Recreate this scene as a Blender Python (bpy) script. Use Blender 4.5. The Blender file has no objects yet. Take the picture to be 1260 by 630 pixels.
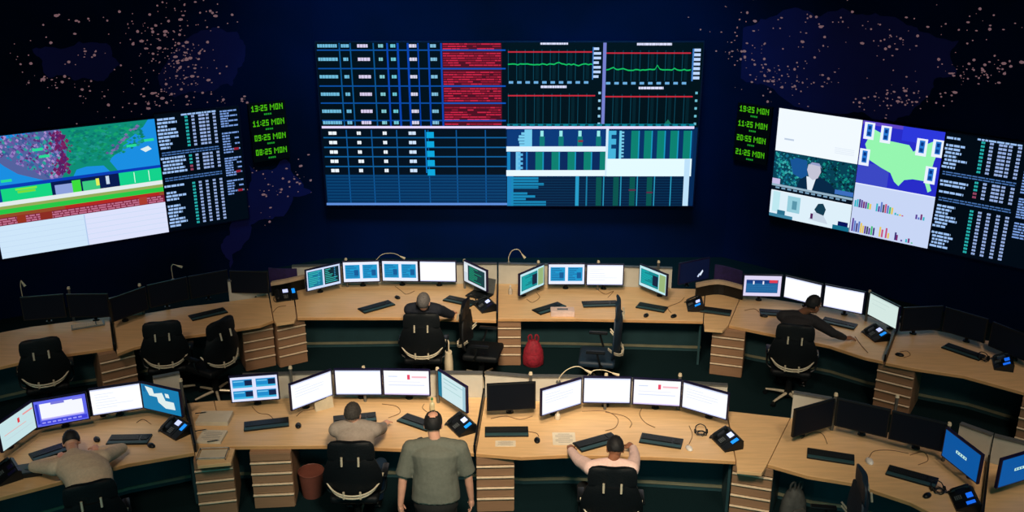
import bpy, bmesh, math, random
from mathutils import Vector as V, Matrix as MX
random.seed(7)
C = bpy.context.scene.collection
PI = math.pi
# ------------------------------------------------------------------ camera model
F = 1250.0; PIT = math.radians(21); CH = 6.58
def ray(px, py):
    u = (px-630)/F; v = (315-py)/F
    return V((u, math.cos(PIT)+v*math.sin(PIT), -math.sin(PIT)+v*math.cos(PIT)))
def at(px, py, z=.74):
    r = ray(px, py); t = (z-CH)/r.z
    return V((r.x*t, r.y*t, z))
def lin(c):
    return tuple(((x/255)/12.92 if x/255 <= .04045 else ((x/255+.055)/1.055)**2.4) for x in c)
# ------------------------------------------------------------------ materials
MATS = {}
def mat(name, rgb, rough=.5, metal=0.0, var=.12, scale=8.0, bump=0.0, stretch=None, emis=None, spec=.5, rgb2=None):
    if name in MATS: return MATS[name]
    m = bpy.data.materials.new(name); m.use_nodes = True; nt = m.node_tree; N = nt.nodes; L = nt.links
    b = N['Principled BSDF']; b.inputs['Roughness'].default_value = rough; b.inputs['Metallic'].default_value = metal
    b.inputs['Specular IOR Level'].default_value = spec
    tc = N.new('ShaderNodeTexCoord'); mp = N.new('ShaderNodeMapping'); nz = N.new('ShaderNodeTexNoise')
    nz.inputs['Scale'].default_value = scale; nz.inputs['Detail'].default_value = 4
    if stretch: mp.inputs['Scale'].default_value = stretch
    L.new(tc.outputs['Object'], mp.inputs[0]); L.new(mp.outputs[0], nz.inputs['Vector'])
    cr = N.new('ShaderNodeValToRGB'); c = lin(rgb)
    c2 = lin(rgb2) if rgb2 else tuple(x*(1+var) for x in c)
    c1 = c if rgb2 else tuple(x*(1-var) for x in c)
    cr.color_ramp.elements[0].color = (*c1, 1); cr.color_ramp.elements[1].color = (*c2, 1)
    cr.color_ramp.elements[0].position = .3; cr.color_ramp.elements[1].position = .7
    L.new(nz.outputs['Fac'], cr.inputs[0]); L.new(cr.outputs[0], b.inputs['Base Color'])
    if bump:
        bp = N.new('ShaderNodeBump'); bp.inputs['Strength'].default_value = bump; bp.inputs['Distance'].default_value = .01
        L.new(nz.outputs['Fac'], bp.inputs['Height']); L.new(bp.outputs[0], b.inputs['Normal'])
    if emis:
        b.inputs['Emission Color'].default_value = (*lin(emis[0]), 1); b.inputs['Emission Strength'].default_value = emis[1]
    MATS[name] = m; return m
def screen_mat():
    m = bpy.data.materials.new('lit_screen'); m.use_nodes = True; nt = m.node_tree; N = nt.nodes; L = nt.links
    b = N['Principled BSDF']; b.inputs['Base Color'].default_value = (.004, .006, .01, 1); b.inputs['Roughness'].default_value = .5
    b.inputs['Specular IOR Level'].default_value = .1
    a = N.new('ShaderNodeAttribute'); a.attribute_name = 'content'
    L.new(a.outputs['Color'], b.inputs['Emission Color']); b.inputs['Emission Strength'].default_value = 1.0
    return m
SCR = screen_mat()
WOOD = mat('desk_wood', (230,190,138), .42, var=.08, scale=3, stretch=(1,9,1), bump=.02)
WOODP = mat('pedestal_wood', (150,116,88), .5, var=.1, scale=3, stretch=(1,1,14))
EDGE = mat('desk_edge', (205,158,105), .45, scale=5)
LIP = mat('drawer_lip', (225,205,175), .35, scale=20)
DARKP = mat('dark_panel', (38,72,78), .6, scale=5)
BLACK = mat('black_plastic', (14,18,21), .38, scale=30, spec=.35)
BEZ = mat('bezel_glow_tint', (26,22,58), .32, scale=30, spec=.35)  # violet cast paints the glow of lit screens into the plastic
KEY = mat('key_plastic', (22,28,31), .5, scale=60)
CHROME = mat('brushed_chrome', (222,212,186), .35, .35, scale=40)
STEEL = mat('grey_steel', (120,125,125), .4, .6, scale=30)
PANEL = mat('grey_partition', (200,198,186), .6, var=.06, scale=6)
FAB = mat('black_fabric', (3,9,14), .6, var=.3, scale=60, bump=.3, spec=.3)
FABN = mat('navy_fabric', (10,36,54), .6, var=.3, scale=60, bump=.3)
CARPET = mat('carpet', (10,32,36), .95, var=.35, scale=90, bump=.4, spec=.1)
WALLM = mat('mural_wall', (3,22,40), .9, rgb2=(4,32,84), scale=.3, spec=.05)
WALLS = mat('side_wall_paint', (4,16,18), .9, spec=.05)
CEILM = mat('ceiling_paint', (20,24,26), .9, spec=.05)
LAND = mat('mural_land', (30,30,84), .9, rgb2=(34,34,96), scale=1.5, spec=.05, emis=((16,15,44),.22))  # faint emission added to lift the printed land off the dark wall
CITYGLOW = mat('mural_city_glow', (120,90,90), .9, emis=((196,146,156),.30))  # printed city specks with a glow added to brighten them
PAPER = mat('paper', (226,214,190), .7, var=.05)
PAPERG = mat('paper_grey', (214,200,174), .7, var=.06)
CREAM = mat('cream_plastic', (214,200,170), .5)
WHITEP = mat('white_plastic', (226,222,215), .35)
RED = mat('red_fabric', (140,22,42), .75, var=.3, scale=30, bump=.3)
BINM = mat('bin_brown', (112,62,50), .6)
OLIVE = mat('olive_fabric', (58,58,40), .8, var=.3, scale=25, bump=.3)
GREYBAG = mat('grey_cloth', (66,68,66), .8, var=.35, scale=14, bump=.4)
PURPLE = mat('purple_felt', (44,30,84), .85, var=.25, scale=20)
CORD = mat('cable_rubber', (120,92,66), .6)
CORDB = mat('black_cable', (16,18,18), .5)
GREEN = mat('green_plastic', (60,140,84), .4)
# ------------------------------------------------------------------ mesh builder
class MB:
    def __init__(s): s.b = bmesh.new()
    def _new(s, vs, mx):
        if mx is not None: bmesh.ops.transform(s.b, matrix=mx, verts=vs)
    def box(s, c, size, bev=0.0, mx=None, seg=2):
        r = bmesh.ops.create_cube(s.b, size=1.0); vs = r['verts']
        bmesh.ops.scale(s.b, vec=V(size), verts=vs); bmesh.ops.translate(s.b, vec=V(c), verts=vs)
        if mx is not None: bmesh.ops.transform(s.b, matrix=mx, verts=vs)
        if bev:
            es = list({e for v in vs for e in v.link_edges})
            bmesh.ops.bevel(s.b, geom=es, offset=bev, segments=seg, affect='EDGES', profile=.5)
        return s
    def cyl(s, p0, p1, r0, r1=None, n=16):
        p0, p1 = V(p0), V(p1); d = p1-p0; r1 = r0 if r1 is None else r1
        q = d.to_track_quat('Z', 'Y').to_matrix().to_4x4()
        r = bmesh.ops.create_cone(s.b, cap_ends=True, segments=n, radius1=r0, radius2=max(r1, 1e-5), depth=d.length)
        bmesh.ops.transform(s.b, matrix=MX.Translation((p0+p1)/2) @ q, verts=r['verts']); return s
    def sph(s, c, size, mx=None, n=16):
        r = bmesh.ops.create_uvsphere(s.b, u_segments=n, v_segments=max(8, n*2//3), radius=1.0); vs = r['verts']
        bmesh.ops.scale(s.b, vec=V(size), verts=vs)
        if mx is not None: bmesh.ops.transform(s.b, matrix=mx, verts=vs)
        bmesh.ops.translate(s.b, vec=V(c), verts=vs); return s
    def prism(s, pts, z0, z1, bev=0):
        lo = [s.b.verts.new((p[0], p[1], z0)) for p in pts]; hi = [s.b.verts.new((p[0], p[1], z1)) for p in pts]
        n = len(pts); fs = [s.b.faces.new(lo[::-1]), s.b.faces.new(hi)]
        for i in range(n): fs.append(s.b.faces.new((lo[i], lo[(i+1) % n], hi[(i+1) % n], hi[i])))
        bmesh.ops.recalc_face_normals(s.b, faces=fs)
        if bev: bmesh.ops.bevel(s.b, geom=[e for e in fs[1].edges], offset=bev, segments=2, affect='EDGES', profile=.5)
        return s
    def rings(s, rings, closed_ends=True, loop=False):
        R = [[s.b.verts.new(p) for p in r] for r in rings]; n = len(R[0]); fs = []
        m = len(R)
        for i in range(m if loop else m-1):
            A, B = R[i], R[(i+1) % m]
            for j in range(n): fs.append(s.b.faces.new((A[j], A[(j+1) % n], B[(j+1) % n], B[j])))
        if closed_ends and not loop: fs.append(s.b.faces.new(R[0][::-1])); fs.append(s.b.faces.new(R[-1]))
        bmesh.ops.recalc_face_normals(s.b, faces=fs); return s
    def tube(s, pts, rad, n=8, sub=4):
        pts = [V(p) for p in pts]; rr = rad if isinstance(rad, (list, tuple)) else [rad]*len(pts)
        P = []; Rr = []
        if sub > 1 and len(pts) > 2:
            for i in range(len(pts)-1):
                a = pts[max(i-1, 0)]; b = pts[i]; c = pts[i+1]; d = pts[min(i+2, len(pts)-1)]
                for k in range(sub):
                    t = k/sub
                    P.append(.5*((2*b)+(c-a)*t+(2*a-5*b+4*c-d)*t*t+(3*b-a-3*c+d)*t**3)); Rr.append(rr[i]*(1-t)+rr[i+1]*t)
            P.append(pts[-1]); Rr.append(rr[-1])
        else: P, Rr = pts, list(rr)
        rings = []; up = V((0.13, .21, 1)).normalized(); prev = None
        for i, p in enumerate(P):
            t = (P[min(i+1, len(P)-1)]-P[max(i-1, 0)])
            t = t.normalized() if t.length > 1e-9 else V((0, 0, 1))
            if prev is None:
                x = t.cross(up); x = x.normalized() if x.length > .05 else t.cross(V((1, 0, 0))).normalized()
            else: x = (prev-t*prev.dot(t)).normalized()
            prev = x; y = t.cross(x)
            rings.append([p+(x*math.cos(2*PI*k/n)+y*math.sin(2*PI*k/n))*Rr[i] for k in range(n)])
        return s.rings(rings)
    def loft(s, secs, n=20):
        # secs: (center, xaxis, yaxis, rx, ry)
        rs = []
        for c, x, y, rx, ry in secs:
            rs.append([V(c)+V(x)*(rx*math.cos(2*PI*k/n))+V(y)*(ry*math.sin(2*PI*k/n)) for k in range(n)])
        return s.rings(rs)
    def add(s, o): 
        me = bpy.data.meshes.new('t'); o.b.to_mesh(me); s.b.from_mesh(me); bpy.data.meshes.remove(me); return s
    def build(s, name, m, parent=None, smooth=False, label=None):
        me = bpy.data.meshes.new(name); s.b.to_mesh(me); s.b.free(); me.materials.append(m)
        if smooth:
            for p in me.polygons: p.use_smooth = True
            try: me.set_sharp_from_angle(angle=math.radians(40))
            except Exception: pass
        o = bpy.data.objects.new(name, me); C.objects.link(o)
        if parent: o.parent = parent
        if label: o['label'] = label
        return o
def tag(o, label, cat, group=None, kind=None):
    o['label'] = label; o['category'] = cat
    if group: o['group'] = group
    if kind: o['kind'] = kind
    return o
def empty(name, loc, rz, label, cat, group=None):
    o = bpy.data.objects.new(name, None); o.empty_display_size = .1; C.objects.link(o)
    o.location = loc; o.rotation_euler = (0, 0, rz)
    return tag(o, label, cat, group)
def struct(name, mb, m):
    o = mb.build(name, m); o['kind'] = 'structure'; return o
def copy_tree(o, parent=None):
    c = o.copy(); C.objects.link(c)
    if parent: c.parent = parent
    for ch in list(o.children): copy_tree(ch, c)
    return c
# ------------------------------------------------------------------ screen pictures: flat coloured facets in one mesh
class Pic:
    def __init__(s, w, h): s.w, s.h = w, h; s.p = []; s.n = 0
    def poly(s, pts, col, k=1.0):
        s.p.append((pts, tuple(x*k for x in lin(col))))
    def rect(s, u0, v0, u1, v1, col, k=1.0): s.poly([(u0, v0), (u1, v0), (u1, v1), (u0, v1)], col, k)
    def build(s, name, parent, y=0.0, base=(0, 0), lift=.0003):
        # local frame: x right, z up, facing -y; base = lower left corner
        b = bmesh.new(); cols = []
        for i, (pts, col) in enumerate(s.p):
            vs = [b.verts.new((base[0]+min(max(u, 0), 1)*s.w, y-lift*(1+i*.02 if len(s.p) > 60 else i*.3)-.0002, base[1]+(1-min(max(v, 0), 1))*s.h)) for u, v in pts]
            try: f = b.faces.new(vs)
            except Exception: continue
            cols.append(col)
        b.normal_update()
        for f in b.faces:
            if f.normal.y > 0: f.normal_flip()
        me = bpy.data.meshes.new(name); b.to_mesh(me); b.free()
        a = me.color_attributes.new('content', 'FLOAT_COLOR', 'CORNER')
        for f, col in zip(me.polygons, cols):
            for li in f.loop_indices: a.data[li].color = (*col, 1)
        me.materials.append(SCR)
        o = bpy.data.objects.new(name, me); C.objects.link(o); o.parent = parent
        return o
FONT = {'0': '757', '1': '', }
G5 = {'0': ['111','101','101','101','111'], '1': ['010','110','010','010','111'], '2': ['111','001','111','100','111'],
      '3': ['111','001','111','001','111'], '4': ['101','101','111','001','001'], '5': ['111','100','111','001','111'],
      '8': ['111','101','111','101','111'], '9': ['111','101','111','001','111'], ':': ['0','1','0','1','0'], ' ': ['0','0','0','0','0'],
      'M': ['10001','11011','10101','10001','10001'], 'O': ['111','101','101','101','111'], 'N': ['1001','1101','1011','1001','1001']}
def text_rects(pic, s, u, v, cw, ch, col):
    for c in s:
        g = G5[c]
        for j, row in enumerate(g):
            for i, b in enumerate(row):
                if b == '1': pic.rect(u+i*cw, v+j*ch, u+(i+.9)*cw, v+(j+.9)*ch, col)
        u += (len(g[0])+1)*cw
WHT = (240, 248, 255)
def pic_for(kind, w, h):
    p = Pic(w, h); R = p.rect; rnd = random.Random(sum(map(ord, kind)))
    if kind in ('white', 'white2', 'lined'):
        R(0, 0, 1, 1, (250, 252, 255), 1.05)
        R(0, 0, 1, .05, (214, 222, 250)); R(0, .96, 1, 1, (205, 212, 250))
        if kind != 'white2':
            for i in range(4 if kind == 'white' else 6): R(.08, .2+i*.11, .35+rnd.random()*.5, .215+i*.11, (214, 220, 236))
    elif kind == 'redmark':
        R(0, 0, 1, 1, (250, 250, 255), 1.05); R(0, .95, 1, 1, (220, 205, 245))
        R(.1, .22, .3, .25, (200, 215, 240)); R(.52, .16, .58, .36, (235, 70, 100)); R(.62, .22, .95, .29, (250, 190, 200)); R(.1, .58, .9, .61, (215, 225, 245)); R(.1, .45, .8, .47, (228, 232, 248))
    elif kind == 'tealwhite':
        R(0, 0, 1, 1, (205, 232, 236)); R(0, 0, .13, 1, (20, 120, 150)); R(.2, .15, .9, .19, (150, 200, 205)); R(.2, .3, .7, .33, (165, 205, 210)); R(.2, .5, .85, .53, (170, 210, 212)); R(.9, 0, 1, 1, (160, 200, 215))
    elif kind == 'redline':
        R(0, 0, 1, 1, (196, 226, 230)); R(.5, .2, .56, .38, (225, 50, 60)); R(.66, .16, .95, .22, (235, 150, 150)); R(.1, .5, .72, .525, (235, 165, 160)); R(.1, .7, .9, .715, (190, 205, 215))
    elif kind == 'form':
        R(0, 0, 1, 1, (96, 104, 235)); R(.1, .12, .93, .74, (246, 248, 255)); R(.02, .1, .07, .9, (40, 50, 190)); R(.32, .1, .58, .2, (120, 120, 220)); R(.74, .06, .93, .16, (120, 120, 230))
        R(.1, .7, .93, .76, (190, 180, 250)); R(.08, .8, .98, .95, (60, 62, 215)); 
        for i in range(8): R(.1+i*.1, .84, .17+i*.1, .9, (150, 150, 245))
    elif kind == 'boats':
        R(0, 0, 1, 1, (18, 124, 176)); p.poly([(.1, .06), (.3, .1), (.33, .3), (.55, .2), (.62, .5), (.84, .5), (.86, .8), (.6, .82), (.42, .62), (.4, .42), (.2, .42)], (222, 238, 236)); R(.04, .04, .1, .3, (12, 96, 150))
        p.poly([(.62, .2), (.72, .2), (.74, .36), (.64, .36)], (222, 238, 236))
    elif kind == 'fourwin':
        R(0, 0, 1, 1, (222, 228, 255))
        for i, u in enumerate((.04, .54)):
            for v in (.1, .56):
                R(u, v, u+.42, v+.34, (28, 140, 205)); R(u+.26, v+.04, u+.42, v+.28, (14, 34, 74)); R(u, v+.26, u+.42, v+.34, (60, 180, 225)); R(u+.02, v+.06, u+.24, v+.1, (120, 205, 240))
    elif kind == 'twowin':
        R(0, 0, 1, 1, (232, 238, 255))
        for u in (.05, .54):
            R(u, .14, u+.41, .84, (24, 150, 205))
            for i in range(7):
                R(u+.03, .2+i*.09, u+.1+rnd.random()*.26, .225+i*.09, (20, 70, 130)); 
            R(u+.25, .4, u+.37, .7, (14, 90, 150))
    elif kind == 'twodark':
        R(0, 0, 1, 1, (206, 222, 250))
        for u, c in ((.03, (20, 120, 150)), (.52, (8, 40, 52))):
            R(u, .08, u+.44, .88, c)
            for i in range(8):
                R(u+.03, .14+i*.09, u+.12+rnd.random()*.28, .17+i*.09, (60, 200, 190)); R(u+.3, .12+i*.09, u+.34, .15+i*.09, (60, 170, 220))
    elif kind == 'teal':
        R(0, 0, 1, 1, (190, 232, 240)); R(.05, .12, .72, .86, (8, 132, 140)); R(.75, .08, .98, .9, (150, 180, 120))
        for i in range(9): R(.08, .17+i*.075, .2+rnd.random()*.4, .2+i*.075, (20, 190, 190))
        R(.5, .25, .7, .75, (8, 30, 60))
    elif kind == 'darkterm':
        R(0, 0, 1, 1, (210, 220, 230)); R(.18, .1, .94, .88, (8, 60, 66)); R(0, .1, .15, .5, (230, 235, 240))
        for i in range(10): R(.24, .16+i*.068, .4+rnd.random()*.45, .19+i*.068, (20, 160, 120))
    elif kind == 'tableblue':
        R(0, 0, 1, 1, (222, 214, 244)); R(.06, .2, .92, .84, (24, 92, 150)); R(.06, .2, .92, .36, (20, 60, 130)); R(.68, .2, .9, .34, (225, 60, 80))
        R(.24, .26, .28, .42, (235, 235, 250)); R(.5, .26, .54, .42, (235, 235, 250))
        for i in range(5): R(.08, .44+i*.075, .9, .452+i*.075, (70, 150, 200))
    elif kind == 'palemint': R(0, 0, 1, 1, (212, 232, 226)); R(0, 0, 1, .06, (190, 214, 210)); R(.1, .2, .7, .22, (190, 212, 208)); R(.1, .4, .6, .42, (192, 214, 210))
    elif kind == 'blue':
        R(0, 0, 1, 1, (4, 84, 158)); p.poly([(.36, .44), (.66, .44), (.66, .54), (.36, .54)], (200, 240, 225)); 
        for i in range(4): R(.39+i*.07, .46, .43+i*.07, .52, (30, 110, 165))
    elif kind == 'nightmark':
        R(0, 0, 1, 1, (6, 14, 42)); p.poly([(.66, .72), (.78, .5), (.8, .6), (.72, .8)], (220, 232, 250)); p.poly([(.6, .8), (.66, .66), (.7, .72), (.64, .86)], (200, 215, 245))
    elif kind == 'off': R(0, 0, 1, 1, (1, 3, 7), .6)
    return p
# ------------------------------------------------------------------ the setting
WL = [(-11, 12.63), (-3.3, 17.03), (3.8, 17.08), (11, 11.4)]
def wallbox(a, b, th=.2, z0=0, z1=7.6):
    a = V((*a, 0)); b = V((*b, 0)); d = (b-a).normalized(); n = V((-d.y, d.x, 0))
    return MB().prism([a, b, b+n*th, a+n*th], z0, z1)
fl = MB().prism([(-11.3, -2), (11.3, -2), (11.3, 11.6), (3.9, 17.4), (-3.4, 17.4), (-11.3, 12.8)], -.12, 0); struct('floor', fl, CARPET)
cl = MB().prism([(-11.3, -2), (11.3, -2), (11.3, 11.6), (3.9, 17.4), (-3.4, 17.4), (-11.3, 12.8)], 7.6, 7.75); struct('ceiling', cl, CEILM)
wc = struct('wall_back', wallbox(WL[1], WL[2]), WALLM)
wl = struct('wall_back_left', wallbox(WL[0], WL[1]), WALLM)
wr = struct('wall_back_right', wallbox(WL[2], WL[3]), WALLM)
struct('wall_left', wallbox((-11.1, -2), (-11.1, 12.7)), WALLS)
struct('wall_right', wallbox((11.1, 11.5), (11.1, -2)), WALLS)
def onwall(px, py, off=.0):
    r = ray(px, py)
    best = None
    for i, ((x0, y0), (x1, y1)) in enumerate(zip(WL[:-1], WL[1:])):
        dx, dy = x1-x0, y1-y0; den = r.x*dy-r.y*dx
        if abs(den) < 1e-9: continue
        t = (x0*dy-y0*dx)/den
        k = ((r.x*t-x0)*dx+(r.y*t-y0)*dy)/(dx*dx+dy*dy)
        if t > 0 and 0 <= k <= 1: best = (i, k, CH+r.z*t, t)
    return best
walls = [wl, wc, wr]
def wall_pt(i, k, z, off):
    (x0, y0), (x1, y1) = WL[i], WL[i+1]; d = V((x1-x0, y1-y0, 0)).normalized(); n = V((d.y, -d.x, 0))
    return V((x0+(x1-x0)*k, y0+(y1-y0)*k, z))+n*off
# continents printed on the mural
lands = {2: [[(884,52),(930,30),(1010,20),(1110,26),(1180,50),(1176,92),(1140,120),(1100,150),(1040,140),(960,118),(900,96),(872,84)],
             [(1195,290),(1240,292),(1252,316),(1228,322),(1200,312)]],
         0: [[(222,52),(246,38),(300,52),(292,84),(262,112),(216,120),(196,104)],
             [(306,204),(352,196),(384,236),(330,270),(300,300),(284,330),(272,300),(284,262)],
             [(40,60),(110,52),(150,80),(120,100),(60,96)]]}
for wi, ls in lands.items():
    b = bmesh.new()
    for pts in ls:
        rp = []
        rp = list(pts)
        for lv, am in ((0, .22), (1, .2), (2, .18), (3, .15)):      # fractal coastline
            q = []
            for a, c in zip(rp, rp[1:]+rp[:1]):
                L_ = math.dist(a, c); q += [a, ((a[0]+c[0])/2+random.uniform(-am, am)*L_, (a[1]+c[1])/2+random.uniform(-am, am)*L_)]
            rp = q
        P3 = []
        for q in rp:
            h = onwall(*q)
            if h and h[0] == wi: P3.append(wall_pt(wi, h[1], h[2], .004))
        if len(P3) > 2: b.faces.new([b.verts.new(p) for p in P3])
    me = bpy.data.meshes.new('mural_land'); b.to_mesh(me); b.free(); me.materials.append(LAND)
    o = bpy.data.objects.new('mural_land', me); C.objects.link(o); o.parent = walls[wi]
o = None
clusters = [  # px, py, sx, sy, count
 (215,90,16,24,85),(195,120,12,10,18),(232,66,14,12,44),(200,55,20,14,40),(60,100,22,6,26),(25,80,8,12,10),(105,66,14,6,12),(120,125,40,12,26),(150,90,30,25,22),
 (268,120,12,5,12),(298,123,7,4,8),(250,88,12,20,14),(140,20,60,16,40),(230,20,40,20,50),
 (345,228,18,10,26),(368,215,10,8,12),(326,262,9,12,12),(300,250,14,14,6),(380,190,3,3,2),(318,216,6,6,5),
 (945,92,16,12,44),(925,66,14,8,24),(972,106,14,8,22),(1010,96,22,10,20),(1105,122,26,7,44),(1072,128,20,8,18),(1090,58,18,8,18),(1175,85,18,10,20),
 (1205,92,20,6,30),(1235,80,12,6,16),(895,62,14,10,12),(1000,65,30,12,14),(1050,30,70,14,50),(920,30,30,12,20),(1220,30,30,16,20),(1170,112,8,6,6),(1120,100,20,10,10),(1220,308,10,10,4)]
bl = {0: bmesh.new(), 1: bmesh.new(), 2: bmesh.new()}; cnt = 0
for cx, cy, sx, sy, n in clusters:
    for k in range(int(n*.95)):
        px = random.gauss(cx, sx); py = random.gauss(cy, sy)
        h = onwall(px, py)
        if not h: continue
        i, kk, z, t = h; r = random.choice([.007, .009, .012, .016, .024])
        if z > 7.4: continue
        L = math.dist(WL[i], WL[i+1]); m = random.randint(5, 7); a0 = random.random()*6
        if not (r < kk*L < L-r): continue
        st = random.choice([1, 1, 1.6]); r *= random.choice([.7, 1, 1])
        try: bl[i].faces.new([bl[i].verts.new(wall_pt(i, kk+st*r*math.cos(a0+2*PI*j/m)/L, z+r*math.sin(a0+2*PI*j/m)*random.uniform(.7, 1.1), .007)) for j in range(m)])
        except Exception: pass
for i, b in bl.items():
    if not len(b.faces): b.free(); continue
    me = bpy.data.meshes.new('city_specks_glow'); b.to_mesh(me); b.free(); me.materials.append(CITYGLOW)
    o = bpy.data.objects.new('city_specks_glow', me); C.objects.link(o); o.parent = walls[i]; o['kind'] = 'stuff'
# ------------------------------------------------------------------ wall displays
def display(name, A, B, z0, z1, label, group=None, panels=1, off=.09):
    """a rear projection display hung in front of the wall; A, B lower corners"""
    A = V((*A, 0)); B = V((*B, 0)); w = (B-A).length; rz = math.atan2(B.y-A.y, B.x-A.x)
    r = empty(name, (A.x, A.y, z0), rz, label, 'display', group)
    MB().box((w/2, .04, (z1-z0)/2), (w+.05, .06, z1-z0+.05), .008).build('frame', BEZ, r)
    MB().box((w/2, .13, (z1-z0)/2), (w*.8, .14, (z1-z0)*.7), .01).build('mount', BLACK, r)
    return r, w, z1-z0
def plane_uv(A, B, z0, z1):
    A = V((*A, 0)); B = V((*B, 0)); d = B-A
    def f(px, py):
        r = ray(px, py); den = r.x*d.y-r.y*d.x; t = (A.x*d.y-A.y*d.x)/den
        q = V((r.x*t, r.y*t, 0)); return ((q-A).dot(d)/d.dot(d), 1-(CH+r.z*t-z0)/(z1-z0))
    return f
def clampuv(p): return (min(max(p[0], 0), 1), min(max(p[1], 0), 1))
CA, CB = (-3.24, 16.9), (3.16, 16.9); zc0, zc1 = 1.03, 3.86
cu = plane_uv(CA, CB, zc0, zc1)
def crect(p, x0, y0, x1, y1, col, k=1.0):
    p.poly([clampuv(cu(a, b)) for a, b in ((x0, y0), (x1, y0), (x1, y1), (x0, y1))], col, k)
vw, w, h = display('video_wall', CA, CB, zc0, zc1, 'huge central wall display full of blue data tables and line graphs')
def shift(px, py):  # left edge leans: helper keeps columns parallel to the display edge
    return px+(py-52)*.075
def lrect(p, x0, y0, x1, y1, col, k=1.0):   # x given at the top row for the left half
    s = lambda x, y: x+(y-52)*.075*(640-x)/250
    p.poly([clampuv(cu(a, b)) for a, b in ((s(x0, y0), y0), (s(x1, y0), y0), (s(x1, y1), y1), (s(x0, y1), y1))], col, k)
def rrect(p, x0, y0, x1, y1, col, k=1.0):
    s = lambda x, y: x-(y-52)*.055*(x-625)/240
    p.poly([clampuv(cu(a, b)) for a, b in ((s(x0, y0), y0), (s(x1, y0), y0), (s(x1, y1), y1), (s(x0, y1), y1))], col, k)
# upper left panel
rnd = random.Random(3)
p = Pic(w, h); lrect(p, 380, 46, 624, 157, (1, 9, 16))
for y in (61.8, 84.5, 106, 127, 148.5): lrect(p, 389, y-.8, 622, y+.8, (12, 78, 160))
for x, ww in ((417, 1.6), (430.5, 1.6), (459, 1.6), (476, 2.2), (489, 2.6), (501.5, 2.6), (514, 1.6), (527, 2.2), (542.5, 2.2)): lrect(p, x-ww/2, 53, x+ww/2, 155.5, (10, 82, 140) if x < 470 else (8, 66, 176))
cols = [(390, 414, (120, 200, 235)), (419, 430, (120, 200, 235)), (439, 452, (232, 222, 255)), (465, 471, (140, 215, 225)), (480, 486, (120, 215, 230)), (503, 512, (235, 232, 255)), (529, 537, (140, 205, 235))]
for y in (56.5, 73, 94.5, 116, 137, 151):
    for j, (a, b, c) in enumerate(cols):
        aa = a+(2 if y > 60 and j in (1,) else 0); bb = b-(3 if y > 60 and j == 1 else 0)+(2 if j == 2 and 60 < y < 145 else 0)
        x = aa
        while x < bb-1:
            wd = rnd.uniform(2, 4); lrect(p, x, y-2.0, min(x+wd, bb), y+2.0, c, .85); x += wd+.4
lrect(p, 544, 53, 617, 154.5, (78, 8, 26))
y = 53.5
while y < 153:
    if not any(abs(y-q) < 2 for q in (62, 84.5, 106, 127, 148.5)):
        x = 544.5
        while x < 615:
            wd = rnd.uniform(3, 12); 
            if rnd.random() < .9: lrect(p, x, y, min(x+wd, 616), y+1.5, (205, 34, 66) if rnd.random() < .6 else (150, 22, 46))
            x += wd+.6
    y += 2.9
for y in (61.8, 84.5, 106, 127, 148.5): lrect(p, 543, y-.9, 622, y+.9, (12, 84, 190))
lrect(p, 388, 155.2, 622.5, 158, (226, 214, 255), 1.05)
UL = p
# upper right: four graphs
p = UR = Pic(w, h); rrect(p, 624, 46, 868, 157, (1, 12, 16))
def graph(x0, x1, y0, y1, red, line, labx, title):
    n = 10
    for i in range(n):
        x = x0+(x1-x0)*i/n; rrect(p, x, y0+4, x+.9, y1-1, (10, 66, 84)); 
        if i % 2: rrect(p, x+3, y0+8, x+7, y1-2, (3, 30, 38))
    rrect(p, x0, red-.8, x1, red+.8, (205, 40, 58))
    if line:
        pts = line
        for (xa, ya), (xb, yb) in zip(pts, pts[1:]):
            q = [(xa, ya-.8), (xb, yb-.8), (xb, yb+.8), (xa, ya+.8)]
            p.poly([clampuv(cu(*t)) for t in q], (20, 190, 96))
    for i in range(n): rrect(p, x0+(x1-x0)*i/n+1, y1, x0+(x1-x0)*i/n+6.5, y1+3, (110, 175, 225))
    if title:
        a, b, yy = title; x = a
        while x < b:
            wd = rnd.uniform(1.5, 5); rrect(p, x, yy-1.6, min(x+wd, b), yy+1.4, (222, 226, 255)); x += wd+.35
def wob(x0, x1, y, bumps):
    out = [(x0, y)]; x = x0
    while x < x1-3: x += 3; out.append((x, y+rnd.uniform(-.7, .7)+sum(-d*math.exp(-((x-c)/2.2)**2) for c, d in bumps)))
    out.append((x1, y)); return out
graph(625, 729, 57, 100, 64, wob(625, 729, 79.3, [(687, 3), (712, -1.5)]), 0, (665, 699, 53.6))
graph(746, 851, 58, 101, 65.4, wob(746, 850, 86, [(754, 3), (809, 6), (830, 1.5), (765, 2)]), 0, (784, 827, 54.5))
graph(625, 734, 111, 153, 117.8, None, 0, (666, 698, 107)); graph(745, 856, 112, 153.5, 119, None, 0, (788, 819, 108.5))
p.poly([clampuv(cu(*t)) for t in ((816, 154), (822, 147), (827, 154))], (20, 110, 90))
for i in range(7): rrect(p, 731, 58.5+i*5.7, 740 if i % 3 else 737.5, 61.6+i*5.7, (190, 215, 255))
for i in range(7): rrect(p, 855, 60+i*5.7, 863, 63.5+i*5.7, (190, 215, 255))
rrect(p, 729.5, 58, 731, 98, (60, 120, 190)); rrect(p, 853, 60, 855, 100, (60, 120, 190))
for i in range(5): rrect(p, 738, 113+i*9.5, 741, 116+i*9.5, (150, 205, 235)); rrect(p, 859, 113+i*9.5, 862, 116+i*9.5, (110, 190, 210))
rrect(p, 742.5, 52, 746.5, 155, (118, 128, 206))
rrect(p, 624, 152.5, 860, 155.3, (12, 130, 150))
for i in range(22): rrect(p, 627+i*10.6, 153, 631+i*10.6, 155, (4, 50, 60))
rrect(p, 622.5, 155.5, 860, 158.6, (226, 216, 255), 1.05)
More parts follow.
